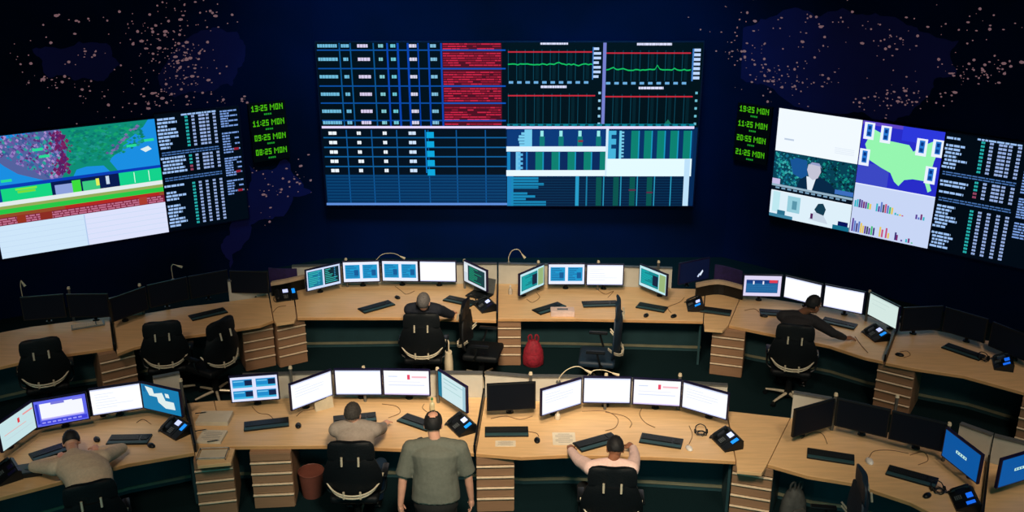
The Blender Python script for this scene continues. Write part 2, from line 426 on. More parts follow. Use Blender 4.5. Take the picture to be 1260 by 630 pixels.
# lower left
p = LL = Pic(w, h); lrect(p, 380, 158, 623, 258, (2, 10, 22))
lrect(p, 388, 215, 622, 253, (4, 48, 92))
for x in (425-9, 457-9, 489-9, 524-4, 559-3, 593): lrect(p, x+2, 160, x+3.4, 250, (12, 84, 150))
for y in (169.5, 181.5, 193, 205): lrect(p, 389, y-.8, 623, y+.8, (16, 92, 150))
for i in range(9): lrect(p, 389, 216+i*3.7, 623, 216.9+i*3.7, (12, 74, 122))
for r, y in enumerate((164, 175.5, 187.2, 198.6, 210)):
    for a, wd, c in ((396, 10, WHT), (432, 5+(r == 3)*2, WHT), (465, 5, WHT), (498, 9, (210, 230, 255))):
        lrect(p, a, y-2, a+wd*.45, y+2, c); lrect(p, a+wd*.5, y-2, a+wd, y+2, c)
    lrect(p, 520.5, y-1.5, 530, y+6, (12, 168, 222)); 
lrect(p, 518.5, 160, 520, 213, (12, 120, 200))
lrect(p, 386, 249.8, 623, 252.6, (96, 144, 222)); lrect(p, 386, 252.6, 623, 258, (1, 6, 20)); 
# lower right
p = LR = Pic(w, h); rrect(p, 622.5, 156, 875, 258, (6, 40, 84))
def stripes(x0, x1, y0, y1, per, gw, first=0):
    x = x0+first; i = 0
    while x < x1-2:
        rrect(p, x, y0, min(x+gw, x1), y1, (12, 128, 112)); rrect(p, min(x+gw, x1-1), y0, min(x+gw+1.6, x1), y1, (24, 150, 190)); x += per
rrect(p, 624, 159.5, 751, 180.5, (10, 56, 120)); rrect(p, 646, 159.5, 655.5, 180.5, (120, 205, 238))
for i in range(5): rrect(p, 639+rnd.uniform(-1, 3)-i*.3, 163+i*3.6, 650, 166+i*3.6, (120, 205, 238))
for i, x in enumerate((666, 690, 714, 737.5)): rrect(p, x, 161, x+4, 168, (150, 235, 235)); rrect(p, x-1, 168, x+5.5, 180, (14, 120, 118))
rrect(p, 714, 172.5, 720, 175, (130, 44, 60))
rrect(p, 623, 180.3, 751, 186.6, (222, 240, 255), 1.05)
rrect(p, 624, 186.6, 750, 209.5, (8, 40, 92)); rrect(p, 624, 187, 628, 209.5, (20, 130, 190)); rrect(p, 635, 187, 641, 209.5, (110, 195, 235)); rrect(p, 648, 187, 650, 209.5, (24, 120, 190)); stripes(655, 750, 187, 209.5, 20.5, 9, 5)
for i in range(4): rrect(p, 638, 189+i*5.4, 644, 192+i*5.4, (90, 180, 230))
rrect(p, 623, 209.5, 751, 216.8, (228, 244, 255), 1.05)
rrect(p, 749, 158, 752.5, 217, (210, 235, 250)); rrect(p, 752, 161, 860, 195.5, (8, 48, 100)); rrect(p, 752, 161, 762, 195.5, (70, 180, 220)); rrect(p, 756, 166, 762, 171, (10, 60, 110)); rrect(p, 756, 178, 763, 183, (10, 60, 110)); rrect(p, 766, 161, 769, 195.5, (110, 210, 235))
for i in range(8): rrect(p, 768, 162+i*4.2, 772, 164.2+i*4.2, (120, 200, 230))
stripes(775, 859, 161, 195.5, 16.5, 9, 6)
rrect(p, 751, 195.5, 859, 217, (224, 246, 255), 1.05)
rrect(p, 623, 217, 852, 256, (4, 30, 62)); rrect(p, 624, 217, 632, 255, (30, 130, 190))
for i, e in enumerate((664, 664, 671, 664, 633, 650, 660, 648, 674, 674)): 
    if e > 633: rrect(p, 629, 218+i*3.7, e, 221+i*3.7, (24, 138, 186))
for i in range(12): rrect(p, 632, 217.6+i*3.2, 850, 218.1+i*3.2, (10, 62, 100))
rrect(p, 711.5, 217, 716, 255, (40, 156, 200)); rrect(p, 725, 217, 726.8, 255, (24, 120, 160))
for x, g in ((738, 1), (760, 1), (781, 1), (803, 1), (824, 0)): 
    if g: rrect(p, x, 218, x+7, 255, (8, 84, 78))
    rrect(p, x+9, 217, x+10.4, 255, (40, 150, 186))
rrect(p, 780, 233, 789, 235, (90, 40, 70)); rrect(p, 803, 236, 811, 238, (90, 40, 70))
rrect(p, 850, 196, 857, 256, (190, 226, 250))
for nm, q in (('screen_panel', UL), ('screen_panel', UR), ('screen_panel', LL), ('screen_panel', LR)): q.build(nm, vw, .008, lift=.0006)
# ---- side displays
lA = V((-7.75, 14.41)); ld = (V((-4.42, 16.31))-lA).normalized()
def lp(t): q = lA+ld*t; return (q.x, q.y)
tm = 2.47; zl0, zl1 = 1.0, 2.88
mp_, w, h = display('wall_display', lp(0), lp(tm), zl0, zl1, 'left wall display showing a coloured weather map above a pale table', 'side wall displays')
p = Pic(w, h); R = p.rect; R(0, 0, 1, 1, (26, 142, 226))
land = [(.03,.06),(.12,.03),(.3,.0),(1.0*.9,.0),(.96,.0),(.93,.05),(.86,.12),(.8,.17),(.78,.24),(.72,.27),(.7,.31),(.74,.4),(.7,.41),(.66,.34),(.56,.33),(.5,.345),(.47,.41),(.44,.42),(.41,.4),(.33,.41),(.24,.36),(.17,.32),(.1,.24),(.05,.16)]
p.poly(land, (14, 140, 118)); p.poly([(.03,.06),(.12,.03),(.3,0),(.44,0),(.46,.15),(.45,.3),(.41,.4),(.33,.41),(.24,.36),(.17,.32),(.1,.24),(.05,.16)], (84, 98, 158))
for i in range(620):
    u = rnd.uniform(.06, .45); v = rnd.uniform(.0, .39)
    if v > .08+u*.9: continue
    c = rnd.choice([(140,120,190),(60,90,150),(110,80,160),(170,140,205),(30,130,170),(90,50,120),(40,160,150)]); a = rnd.uniform(.004, .013)
    p.poly([(u-a, v), (u, v-a*1.4), (u+a*rnd.uniform(.5, 1.5), v+a*.4), (u+a*.3, v+a*1.6)], c)
for i in range(120):
    u = rnd.gauss(.43, .028); v = rnd.uniform(.02, .37); a = rnd.uniform(.005, .014); p.poly([(u-a, v), (u, v-a*1.6), (u+a, v), (u, v+a*1.6)], rnd.choice([(104,26,92),(84,30,100),(122,34,96)]))
for i in range(300):
    u = rnd.uniform(.47, .92); v = rnd.uniform(.02, .3)
    if v > .42-.4*(u-.4)*1.1: continue
    a = rnd.uniform(.005, .016); p.poly([(u-a, v), (u, v-a), (u+a*1.4, v), (u, v+a)], rnd.choice([(20,160,110),(10,120,110),(30,150,140),(14,132,96)]))
for i in range(26):
    k = rnd.random(); u = .7+.2*k+rnd.gauss(0, .012); v = .25-.22*k; a = .012; p.poly([(u-a, v), (u, v-a), (u+a, v), (u, v+a)], rnd.choice([(120,110,170),(90,90,150)]))
for u, v in ((.03,.2),(.04,.3),(.1,.36),(.3,.14),(.33,.2),(.84,.2),(.95,.17)): R(u-.03, v-.01, u+.03, v+.012, (40, 220, 150))
p.poly([(.89,.24),(.94,.22),(.96,.25),(.92,.27)], (220,240,240))
R(0, .395, 1, .425, (10, 60, 180)); R(0, .42, .06, .53, (14, 60, 150)); R(.06, .425, .34, .53, (22, 214, 130)); R(.14, .435, .26, .45, (130, 235, 60)); R(.15, .455, .25, .475, (120, 220, 60))
R(.34, .42, .74, .53, (8, 26, 80)); R(.36, .45, .47, .53, (140, 160, 220)); R(.46, .43, .51, .53, (60, 220, 60)); R(.52, .45, .62, .53, (60, 200, 130)); R(.6, .44, .62, .5, (230, 240, 90)); R(.74, .42, 1, .53, (20, 210, 140)); R(.83, .43, .835, .52, (210, 250, 230)); R(.92, .43, .925, .52, (210, 250, 230)); R(.66, .43, .68, .5, (200, 220, 240))
R(0, .53, 1, .565, (226, 236, 236)); R(0, .565, 1, .59, (150, 170, 90)); R(0, .59, 1, .63, (40, 200, 70)); R(0, .63, 1, .66, (150, 74, 40)); R(0, .66, 1, .725, (120, 26, 50))
for i in range(3):
    x = .02
    while x < .98: wd = rnd.uniform(.01, .05); R(x, .667+i*.019, min(x+wd, .99), .68+i*.019, (190, 110, 140)); x += wd+.006
R(.12, .655, .17, .72, (150, 50, 30)); R(.25, .66, .32, .72, (140, 44, 34)); R(.4, .63, .97, .66, (180, 40, 34)); R(.84, .655, .89, .72, (170, 60, 46))
R(0, .725, 1, 1, (206, 230, 250)); R(.5, .725, 1, 1, (220, 226, 252)); R(.498, .73, .504, 1, (176, 200, 236))
for i in range(5): R(0, .77+i*.045, 1, .773+i*.045, (192, 216, 242))
p.build('screen_panel', mp_, .008, lift=.0006)
def table_pic(w, h, s, flip=False, dim=1.0):
    p = Pic(w, h); R = p.rect; R(0, 0, 1, 1, (1, 8, 18)); rn = random.Random(s); c = (158, 194, 244)
    def txt(u0, u1, v, hh=.018, col=c):
        x = u0
        while x < u1: wd = rn.uniform(.02, .07); R(x, v, min(x+wd, u1), v+hh, col, dim); x += wd+.008
    V0 = [(.03, .30, 9), (.36, .51, 5), (.60, .98, 13)]
    for (a, b, n) in V0:
        st = (b-a)/n
        for i in range(n):
            y = a+i*st
            if rn.random() < .85: txt(.0+rn.uniform(0, .02), rn.uniform(.12, .25) if a != .36 else rn.uniform(.25, .3), y)
            for j, x in enumerate((.34, .42, .505, .595, .68)):
                col = (40, 175, 175) if j == 0 else (150, 175, 225)
                if a == .36 and j == 0 and i > 2: col = (150, 70, 100)
                wd = .035 if j != 2 or a > .5 else .075
                R(x, y, x+wd*.48, y+st*.6, col, dim); R(x+wd*.54, y, x+wd, y+st*.6, col, dim)
    for v in (.315, .335, .535, .555): txt(.02, .72, v, .010, (70, 110, 170))
    txt(.3, .72, .01, .014)
    for (a, b, n) in ((.02, .17, 7), (.21, .40, 8), (.43, .60, 8), (.63, .77, 6)):
        for i in range(n): txt(.77, rn.uniform(.84, .93) if i % 2 else .98, a+i*(b-a)/n, .013, (120, 156, 220))
        if a > .1: R(.87, a+.03, .92, b-.05, (1, 8, 18)); R(.9, b-.05, .96, b-.03, (150, 30, 50))
    return p
tw = 1.3
tb, w, h = display('wall_display', lp(tm+.02), lp(tm+.02+tw), zl0+.01, zl1+.05, 'black wall display of white text tables beside the weather map', 'side wall displays')
table_pic(w, h, 5).build('screen_panel', tb, .008, lift=.0006)
rA = V((4.40, 16.49)); rd = (V((7.21, 14.28))-rA).normalized()
def rp(t): q = rA+rd*t; return (q.x, q.y)
zr0, zr1 = 1.0, 2.86
def tcoord(px, py, z):
    q = at(px, py, z); return (V((q.x, q.y))-rA).dot(rd)
t1 = tcoord(1042, 287, zr0); t2 = tcoord(1141, 306, zr0)
tv, w, h = display('wall_display', rp(0), rp(t1), zr0, zr1, 'right wall display with news broadcast of a suited man between white windows', 'side wall displays')
p = Pic(w, h); R = p.rect; R(0, 0, 1, 1, (240, 248, 255), 1.02)
R(.1, .26, .22, .275, (190, 205, 225))
for i in range(4): R(.72, .27+i*.015, .95, .275+i*.015, (222, 232, 242))
R(0, .385, 1, .72, (8, 64, 84))
for i in range(560):
    u = rnd.uniform(.01,.99); v = rnd.uniform(.4, .69); a = rnd.uniform(.007, .022); p.poly([(u-a, v), (u, v-a*.8), (u+a, v), (u, v+a*.7)], rnd.choice([(6,60,70),(4,40,60),(10,110,110),(20,140,130),(8,80,100),(3,40,46)]) if u > .45 else rnd.choice([(30,150,150),(20,110,140),(10,90,110),(60,170,170)]))
p.poly([(.2,.45),(.28,.42),(.41,.43),(.43,.56),(.36,.6),(.25,.57)], (24, 84, 150)); 
p.poly([(.3,.72),(.34,.61),(.42,.57),(.6,.56),(.72,.6),(.8,.66),(.8,.72)], (8, 40, 70)); p.poly([(.42,.57),(.54,.57),(.5,.7),(.45,.7)], (226, 236, 246))
p.poly([(.43,.46),(.5,.435),(.57,.45),(.59,.51),(.56,.57),(.5,.595),(.45,.57),(.42,.51)], (196, 196, 214)); p.poly([(.43,.47),(.47,.435),(.56,.435),(.6,.48),(.57,.46),(.46,.455)], (150, 160, 200))
R(.0, .64, .1, .69, (200, 190, 230)); R(0, .69, 1, .71, (150, 180, 200)); R(0, .71, 1, .75, (6, 16, 30)); 
for i in range(12): R(.05+i*.075, .715, .1+i*.075, .73, (120, 160, 190))
R(.78, .64, 1, .68, (60, 110, 190))
R(0, .755, 1, 1, (222, 240, 250)); R(.03, .76, .12, .95, (190, 232, 240)); R(.22, .78, .38, .93, (150, 205, 220)); R(.28, .82, .34, .9, (90, 150, 170)); p.poly([(.56,.86),(.6,.8),(.66,.79),(.7,.84),(.68,.9),(.62,.91)], (20, 60, 80)); p.poly([(.5,.96),(.56,.88),(.68,.9),(.74,.97)], (200, 215, 230)); R(.1, .93, .2, .99, (40, 110, 140)); R(.0, .97, .3, 1, (60, 130, 160)); R(.86, .92, .98, .97, (10, 20, 90)); R(.8, .96, 1, 1, (20, 110, 140)); R(.52, .9, .55, .95, (80, 30, 90))
p.build('screen_panel', tv, .008, lift=.0006)
us, w, h = display('wall_display', rp(t1+.01), rp(t2), zr0, zr1, 'right wall display with pale green country outline over blue and bar charts below', 'side wall displays')
p = Pic(w, h); R = p.rect; R(0, 0, 1, 1, (40, 44, 200)); R(0, 0, .5, .03, (96, 70, 200)); R(0, .36, .4, .56, (60, 72, 196)); R(.5, 0, 1, .12, (44, 56, 220))
p.poly([(.14,.06),(.3,.1),(.34,.14),(.6,.15),(.66,.2),(.76,.14),(.9,.08),(.97,.12),(.92,.25),(.9,.36),(.88,.4),(.94,.5),(.9,.52),(.84,.43),(.7,.43),(.6,.45),(.54,.51),(.48,.48),(.42,.41),(.3,.38),(.14,.33),(.06,.2)], (150, 246, 176))
for u, v in ((.08,.07),(.29,.08),(.74,.14),(.93,.13),(.06,.3),(.89,.36)):
    R(u-.055, v-.06, u+.075, v+.085, (232, 240, 255), 1.02); R(u-.02, v-.045, u+.045, v+.06, (40, 120, 210)); R(u-.005, v-.03, u+.03, v+.0, (8, 50, 130)); R(u-.01, v+.02, u+.03, v+.05, (10, 60, 140))
R(0, .545, 1, 1, (200, 214, 246)); R(0, .545, 1, .555, (226, 236, 255))
bc = [(120,40,110),(60,50,120),(90,60,150),(50,180,200),(230,200,90),(60,190,120),(60,60,80),(200,80,120),(90,120,200)]
def bars(us_, base, hs):
    for u, hh in zip(us_, hs): R(u, base-hh, u+.022, base, rnd.choice(bc))
bars([.02+.028*i for i in range(8)], .76, [.06,.07,.075,.07,.06,.06,.055,.05]); bars([.3+.028*i for i in range(8)], .765, [.07,.05,.09,.07,.08,.07,.06,.06]); bars([.54+.03*i for i in range(4)], .765, [.02,.012,.015,.01]); bars([.8+.03*i for i in range(4)], .765, [.04,.02,.05,.03])
bars([.02+.028*i for i in range(11)], .985, [.12,.1,.08,.1,.09,.07,.07,.07,.06,.08,.07]); bars([.38,.41,.46,.49], .985, [.09,.07,.09,.05]); bars([.58,.6,.66,.72,.75,.79], .985, [.07,.05,.015,.03,.04,.01])
p.build('screen_panel', us, .008, lift=.0006)
tr, w, h = display('wall_display', rp(t2+.02), rp(t2+1.5), zr0, zr1, 'black wall display of white text tables at the right end', 'side wall displays')
table_pic(w, h, 9).build('screen_panel', tr, .008, lift=.0006)
# ---- LED clocks
def clock(px, py, txt, wi, label, grp):
    h = onwall(px, py); q = wall_pt(h[0], h[1], h[2], .0); (x0, y0), (x1, y1) = WL[h[0]], WL[h[0]+1]
    r = empty('digital_clock', q, math.atan2(y1-y0, x1-x0), label, 'clock', grp)
    MB().box((0, -.03, 0), (.62, .06, .2495), .004).build('housing', BLACK, r)
    p = Pic(.6, .24); n = sum(len(G5[c][0])+1 for c in txt)-1; cw = .88/n
    text_rects(p, txt, .06, .14, cw, .085, (80, 196, 8))
    p.build('led_digits', r, -.0605, (-.3, -.12), lift=.0004)
    p = Pic(.6, .24)
    for i in range(4): p.rect(.4+i*.055, .74, .44+i*.055, .86, (30, 150, 40))
    p.build('led_caption', r, -.0605, (-.3, -.12), lift=.0004)
for (px, py, t, l) in ((327.5, 134, '13:25 MON', 'green digital clock reading 13:25 MON, topmost of the left four'), (329.5, 152.3, '11:25 MON', 'green digital clock reading 11:25 MON in the left column'), (331.5, 169.8, '09:25 MON', 'green digital clock reading 09:25 MON in the left column'), (333, 187.3, '08:25 MON', 'green digital clock reading 08:25 MON, lowest of the left four')):
    clock(px, py, t, 0, l, 'left column of wall clocks')
for (px, py, t, l) in ((930, 137.5, '19:25 MON', 'green digital clock reading 19:25 MON, topmost of the right four'), (928, 155.5, '11:25 MON', 'green digital clock reading 11:25 MON in the right column'), (926, 173, '20:55 MON', 'green digital clock reading 20:55 MON in the right column'), (924.5, 190.3, '21:25 MON', 'green digital clock reading 21:25 MON, lowest of the right four')):
    clock(px, py, t, 2, l, 'right column of wall clocks')
# ------------------------------------------------------------------ console desks
def nrm(a, b): d = (b-a).normalized(); return V((-d.y, d.x, 0))
def desk(front, bl=None, br=None, depth=1.15, label='', kick=.5, part=((0,1),), legs=(1, 1), ptop=1.04, wood_shelf=False):
    fp = [at(*q) for q in front]
    L = at(*bl) if bl else fp[0]+nrm(fp[0], fp[1])*depth
    Rr = at(*br) if br else fp[-1]+nrm(fp[-2], fp[-1])*depth
    O = sum(fp, V())/len(fp); O.z = 0
    r = empty('console_desk', O, 0, label, 'desk', 'console desks')
    loc = lambda p: V((p.x-O.x, p.y-O.y, p.z))
    # back polyline: interpolate between L and R following the front bend
    n = len(fp); back = []
    tot = sum((fp[i+1]-fp[i]).length for i in range(n-1)); acc = 0
    for i in range(n):
        t = acc/tot
        if i < n-1: acc += (fp[i+1]-fp[i]).length
        bend = fp[i]-(fp[0].lerp(fp[-1], t)); back.append(L.lerp(Rr, t)+bend*.75)
    poly = [loc(q) for q in fp]+[loc(q) for q in reversed(back)]
    MB().prism(poly, .702, .74, .004).build('worktop', WOOD, r)
    # front edge band
    m = MB()
    for a, b in zip(fp, fp[1:]):
        nn = nrm(a, b); m.prism([loc(a)-nn*.006, loc(b)-nn*.006, loc(b)+nn*.0, loc(a)+nn*.0], .700, .736)
    m.build('edge_band', EDGE, r)
    # modesty panel + pale kick strip
    m = MB(); k2 = MB()
    for i, (a, b, c, d) in enumerate(zip(fp, fp[1:], back, back[1:])):
        p0 = loc(a.lerp(c, kick)); p1 = loc(b.lerp(d, kick)); nn = nrm(p0, p1)
        m.prism([p0, p1, p1+nn*.03, p0+nn*.03], .0, .7); k2.prism([p0-nn*.012, p1-nn*.012, p1, p0], .05, .085)
    m.build('modesty_panel', DARKP, r); k2.build('kick_strip', mat('kick_metal', (140, 138, 112), .5), r)
    for s, (a, c) in zip((0, 1), ((fp[0], back[0]), (fp[-1], back[-1]))):
        if legs[s]:
            a1, c1 = loc(a.lerp(c, .12)), loc(a.lerp(c, .96)); d = (loc(fp[-1])-loc(fp[0])).normalized()*(.03 if s == 0 else -.03); a1 += d*.5; c1 += d*.5
            q = [a1, c1, c1+d, a1+d]
            MB().prism(q if s else q[::-1], 0, .702).build('end_panel', DARKP, r)
    if part:
        segs = []; ac = 0; tt = sum((d-c).length for c, d in zip(back, back[1:]))
        for c, d in zip(back, back[1:]):
            l = (d-c).length; a0, a1 = ac/tt, (ac+l)/tt; ac += l
            for u0, u1 in part:
                lo, hi = max(a0, u0), min(a1, u1)
                if hi-lo > .01: segs.append((c.lerp(d, (lo-a0)/(a1-a0)), c.lerp(d, (hi-a0)/(a1-a0)), lo))
        for u0, u1 in part:
            m = MB(); t = MB()
            for c, d, k0 in segs:
                if not (u0-.001 <= k0 < u1): continue
                nn = nrm(c, d)
                m.prism([loc(c)+nn*.01, loc(d)+nn*.01, loc(d)+nn*.05, loc(c)+nn*.05], .0, ptop)
                t.prism([loc(c)+nn*.0, loc(d)+nn*.0, loc(d)+nn*.06, loc(c)+nn*.06], ptop, ptop+.02)
            m.build('partition', PANEL, r); t.build('partition_cap', STEEL, r)
    return r, fp, back
D = {}
D['F0'] = desk([(-45,625),(0,611.5),(48,599),(157,570.5),(239,556.5)], None, (225,489), 1.2, 'front left wooden console desk where the slumped man in white works', part=((.88,1),), legs=(1,1))
D['F1'] = desk([(276,549),(401,548),(491,551.6),(583,557.5)], (264,493), (594,489), 1.15, 'front wooden console desk where the man in grey sits', part=((.11,1),), legs=(0,0))
D['F2'] = desk([(586,557.8),(641,562),(695,559.5),(805,562),(905,567)], (597,489), (893,505), 1.15, 'front wooden console desk where the man in pink shirt sits', legs=(0,1))
D['F3'] = desk([(945,571),(994,585),(1056,595),(1076,603),(1121,618),(1160,638),(1203,665)], (973,514), (1214,568), 1.15, 'front right wooden console desk with three dark monitors', part=((0,.2),(.84,1)), legs=(1,1))
D['F4'] = desk([(1207,666),(1290,690),(1350,710)], (1217,569), (1330,600), 1.15, 'wooden console desk cut by the lower right corner', legs=(1, 0))
D['B0'] = desk([(-70,468),(0,451),(48,440),(139,427.5)], None, (134.5,389.5), 1.15, 'far left wooden console desk in the back row', part=(), legs=(0,0))
D['B1'] = desk([(144,435),(165,427),(232,412.7),(270,408),(320,400),(336,394)], (138,395), (330,362), 1.15, 'back row wooden console desk with four unlit monitors on the left', kick=.6, part=((0,.2),(.74,1)), legs=(0,0))
D['B2'] = desk([(366,390.5),(490,390.5),(610.5,394)], (361,352), (611.5,349), 1.15, 'back row wooden console desk of the grey-haired person', legs=(0,0))
D['B3'] = desk([(613,392),(711,392),(865,395)], (613.5,349), (867,356), 1.15, 'back row wooden console desk with the pale box on it', part=((0,.84),), legs=(0,1))
D['B4'] = desk([(897,400),(920,404.8),(951,411),(1020,425),(1065,439.7),(1087,444.4)], (913,362), (1105,396), 1.15, 'back row wooden console desk where the man in black works', part=(), legs=(0,0))
D['B5'] = desk([(1090,446),(1122,452.4),(1186,462),(1260,482.5),(1340,514)], (1108,397), None, 1.25, 'far right wooden console desk in the back row', part=(), legs=(0,0))
def wedge(px, label, partc=None):
    pp = [at(*q) for q in px]; O = sum(pp, V())/len(pp); O.z = 0
    r = empty('corner_shelf', O, 0, label, 'shelf', 'corner shelves between consoles')
    MB().prism([(q.x-O.x, q.y-O.y) for q in pp], .702, .738, .004).build('worktop', WOOD, r)
    return r
wedge([(243,573),(284,569),(289,551.5),(277,549.5),(263,493),(229,496)], 'corner shelf holding stacked papers between two front consoles', (5, 4))
wedge([(907,579),(937.5,582),(944,571),(972,514),(895,505.5),(906,567)], 'empty corner shelf right of the man in pink', (4, 3))
wedge([(340,398.4),(362,395),(364.5,390.5),(359.5,352),(331.5,360),(337,394)], 'corner shelf carrying a desk phone in the back row', (4, 3))
wedge([(867,405),(889,406.5),(896,400),(912,362),(868.5,356.5),(866,395)], 'corner shelf below the purple screen in the back row', (4, 3))
# thin fins between neighbouring consoles
def fin(a, b, label, h=.1):
    A, B = at(*a), at(*b); O = A.copy(); O.z = .74; d = B-A; n = nrm(A, B)*.012; z = V((0, 0, 0))
    o = MB().prism([z-n, d-n, d+n, z+n], 0.001, h, .003).build('desk_divider', BLACK); o.location = O
    tag(o, label, 'divider', 'thin black desk dividers')
fin((241,556.5), (227,492), 'thin black divider beside the corner shelf of papers')
fin((584,557.6), (595.5,489), 'thin black divider between the grey-shirt and pink-shirt consoles')
fin((1205,664), (1215.5,570), 'thin black divider between the two blue-lit monitors')
fin((141.5,432), (136,392), 'thin black divider between unlit monitors on the far left')
fin((611.7,393), (612.5,350), 'thin black divider in the middle of the back row')
fin((1088.5,445), (1106.5,397), 'thin black divider right of the man in black')
# ------------------------------------------------------------------ drawer pedestals
def pedestal(a, b, label, depth=.55, n=4):
    A, B = at(*a, .59), at(*b, .59); w = (B-A).length; M = (A+B)/2
    r = empty('drawer_pedestal', (M.x, M.y, 0), math.atan2(B.y-A.y, B.x-A.x), label, 'drawer cabinet', 'wooden drawer pedestals')
    MB().box((0, depth/2+.02, .35), (w, depth, .696), .004).build('body', WOODP, r)
    zs = [(.005, .17), (.19, .305), (.325, .44), (.46, .575), (.6, .69)]
    for z0, z1 in zs:
        d = MB().box((0, .008, (z0+z1)/2), (w-.012, .024, z1-z0), .003).build('drawer', WOODP, r)
        if z1 < .65: MB().box((0, -.012, z1+.006), (w-.004, .03, .014), .004).build('drawer_lip', LIP, d)
    return r
pedestal((239,579), (287,574), 'drawer pedestal under the corner shelf of papers')
pedestal((307.5,569), (358.7,566.7), 'drawer pedestal left of the brown waste bin')
pedestal((586,573), (633,572), 'drawer pedestal right of the standing man')
pedestal((901,580), (951,588), 'drawer pedestal right of the man in pink')
pedestal((122.5,446.5), (166,436.5), 'drawer pedestal left of the two empty black chairs')
pedestal((298,410), (336,403), 'left of the paired drawer pedestals in the back row', .5)
pedestal((340.5,406), (375.6,398.4), 'right of the paired drawer pedestals in the back row', .5)
pedestal((612.5,403), (641,403), 'drawer pedestal beside the red bag')
pedestal((876,412.7), (916.5,417.5), 'drawer pedestal below the purple screen corner')
pedestal((1079.4,454), (1124.8,465), 'drawer pedestal right of the man in black')
pedestal((1256,500), (1300,512), 'drawer pedestal cut by the right edge of the photo')
# ------------------------------------------------------------------ monitors
def monitor(bl, br, kind, label, zb=.86, W=.55, Hh=.34, stand=True, tilt=0):
    A, B = at(*bl, zb), at(*br, zb); M = (A+B)/2; rz = math.atan2(B.y-A.y, B.x-A.x)
    W = min(max((B-A).length, .5), .57) if W is None else W
    r = empty('monitor', (M.x, M.y, .74), rz, label, 'monitor', 'desk monitors')
    b = .016; z0 = zb-.74
    m = MB().box((0, .018, z0+Hh/2), (W, .034, Hh), .005); m.box((0, .045, z0+Hh*.5), (W*.6, .03, Hh*.55), .01)
    m.build('housing', BLACK if kind == 'off' else BEZ, r)
    p = pic_for(kind, W-2*b, Hh-2*b); p.build('screen', r, .0, (-W/2+b, z0+b))
    MB().tube([(0, .05, z0+Hh*.5), (0, .12, z0+Hh*.42), (0, .17, z0+.06), (0, .17, .01)], [.02,.018,.018,.022], 10, 4).build('arm', BLACK, r, True)
    MB().cyl((0, .17, .001), (0, .17, .02), .045, .04, 20).build('clamp', BLACK, r, True)
    return r
ML = [
((8,554.5),(43.6,528.8),'redline','leftmost front monitor, pale screen with red line, cut by the photo edge'),
((46.4,527.6),(110,516.2),'form','monitor with violet framed form on screen in front of the slumped man'),
((116,512.4),(175,503.3),'lined','white monitor left of the blue screen with white shapes'),
((178,503.3),(223.2,513.9),'boats','monitor with blue screen and white blocky shapes'),
((286.4,496.4),(343,491.9),'fourwin','lit front monitor with four blue windows'),
((358.7,506.4),(410.6,486.7),'white','angled white monitor left of the seated man in grey'),
((412.4,486.7),(471,486.7),'white2','blank white monitor directly above the seated man in grey'),
((472.7,486.7),(529,487.7),'redmark','white monitor with red mark on the grey-shirt console'),
((539,486.7),(574,509.4),'tealwhite','sharply angled pale teal monitor by the standing man'),
((599.3,506.4),(659,503.3),'off','unlit black monitor on the pink-shirt console'),
((665,513.3),(716.4,497.3),'white','angled white monitor right of the unlit black one'),
((716.7,496.4),(776,497.3),'white2','blank white monitor directly above the man in pink'),
((777.6,498),(837.3,501.2),'redmark','white monitor with red mark on the pink-shirt console'),
((838.5,501.8),(893.7,517.8),'white','angled white monitor at right end of the pink-shirt console'),
((974.7,539),(1024.5,524.5),'off','unlit monitor angled inward, leftmost on the front right console'),
((1027.5,524.5),(1090,539),'off','unlit monitor second from left on the front right console'),
((1095,541),(1157,556),'off','unlit monitor next to the blue-lit one on the front right console'),
((1159,562),(1200,595),'blue','angled bright blue monitor with small white text above desk phone'),
((1230,601),(1272,588),'blue','blue monitor cut by the right edge of the photo'),
((376.8,359.7),(421.3,349.2),'twodark','back row monitor with green and dark windows, leftmost lit one'),
((423.2,348.3),(467.3,347),'twowin','back row monitor with two blue windows, left of its lookalike above the grey-haired person'),
((471.4,346.5),(514.3,347),'twowin','back row monitor with two blue windows, directly above the grey-haired person'),
((516.2,347),(561.9,347.6),'white2','blank white back row monitor right of the grey-haired person'),
((570,346),(599.4,360.3),'darkterm','sharply angled back row monitor with dark green terminal'),
((638.7,365),(670.5,350.8),'teal','back row monitor with teal window, angled to the right'),
((674.6,350.8),(719,350.8),'twowin','back row monitor with two blue windows above the pale box'),
((720.6,351.4),(767.3,351.7),'lined','white back row monitor above the side-on navy chair'),
((784,350.5),(821,366),'teal','back row monitor with teal window, angled to the left'),
((835,350.8),(872.4,342.9),'nightmark','dark navy monitor with small white mark, beside the purple screen'),
((913.3,365),(960.3,366),'tableblue','back row monitor with blue table and red cell'),
((962.5,366),(1010,378),'white2','white monitor directly behind the head of the man in black'),
((1013.3,377.8),(1059.7,387.3),'white2','white monitor right of the head of the man in black'),
((1066.7,387.3),(1102.5,406.3),'palemint','pale mint monitor angled above a desk phone, back row right'),
((28.6,395),(83,390.5),'off','unlit monitor, leftmost in the back row'),
((85.7,390.8),(136.5,390.3),'off','unlit monitor second from left in the back row'),
((139,397),(183.5,380.5),'off','unlit sharply angled monitor, left end of the two-chair console'),
((185,379.4),(233.3,368.3),'off','unlit monitor above the left one of the two empty chairs'),
((234.3,368.3),(283.5,359),'off','unlit monitor above the keyboard of the two-chair console'),
((285,360.6),(331,361.5),'off','unlit monitor beside the back row corner shelf'),
((1111,408),(1154,406),'off','unlit monitor just right of the pale mint one'),
((1158,407),(1211,423),'off','unlit monitor above the keyboard at far right'),
((1216,426),(1264,446),'off','unlit monitor at the far right edge'),
]
for q in ML: monitor(*q)
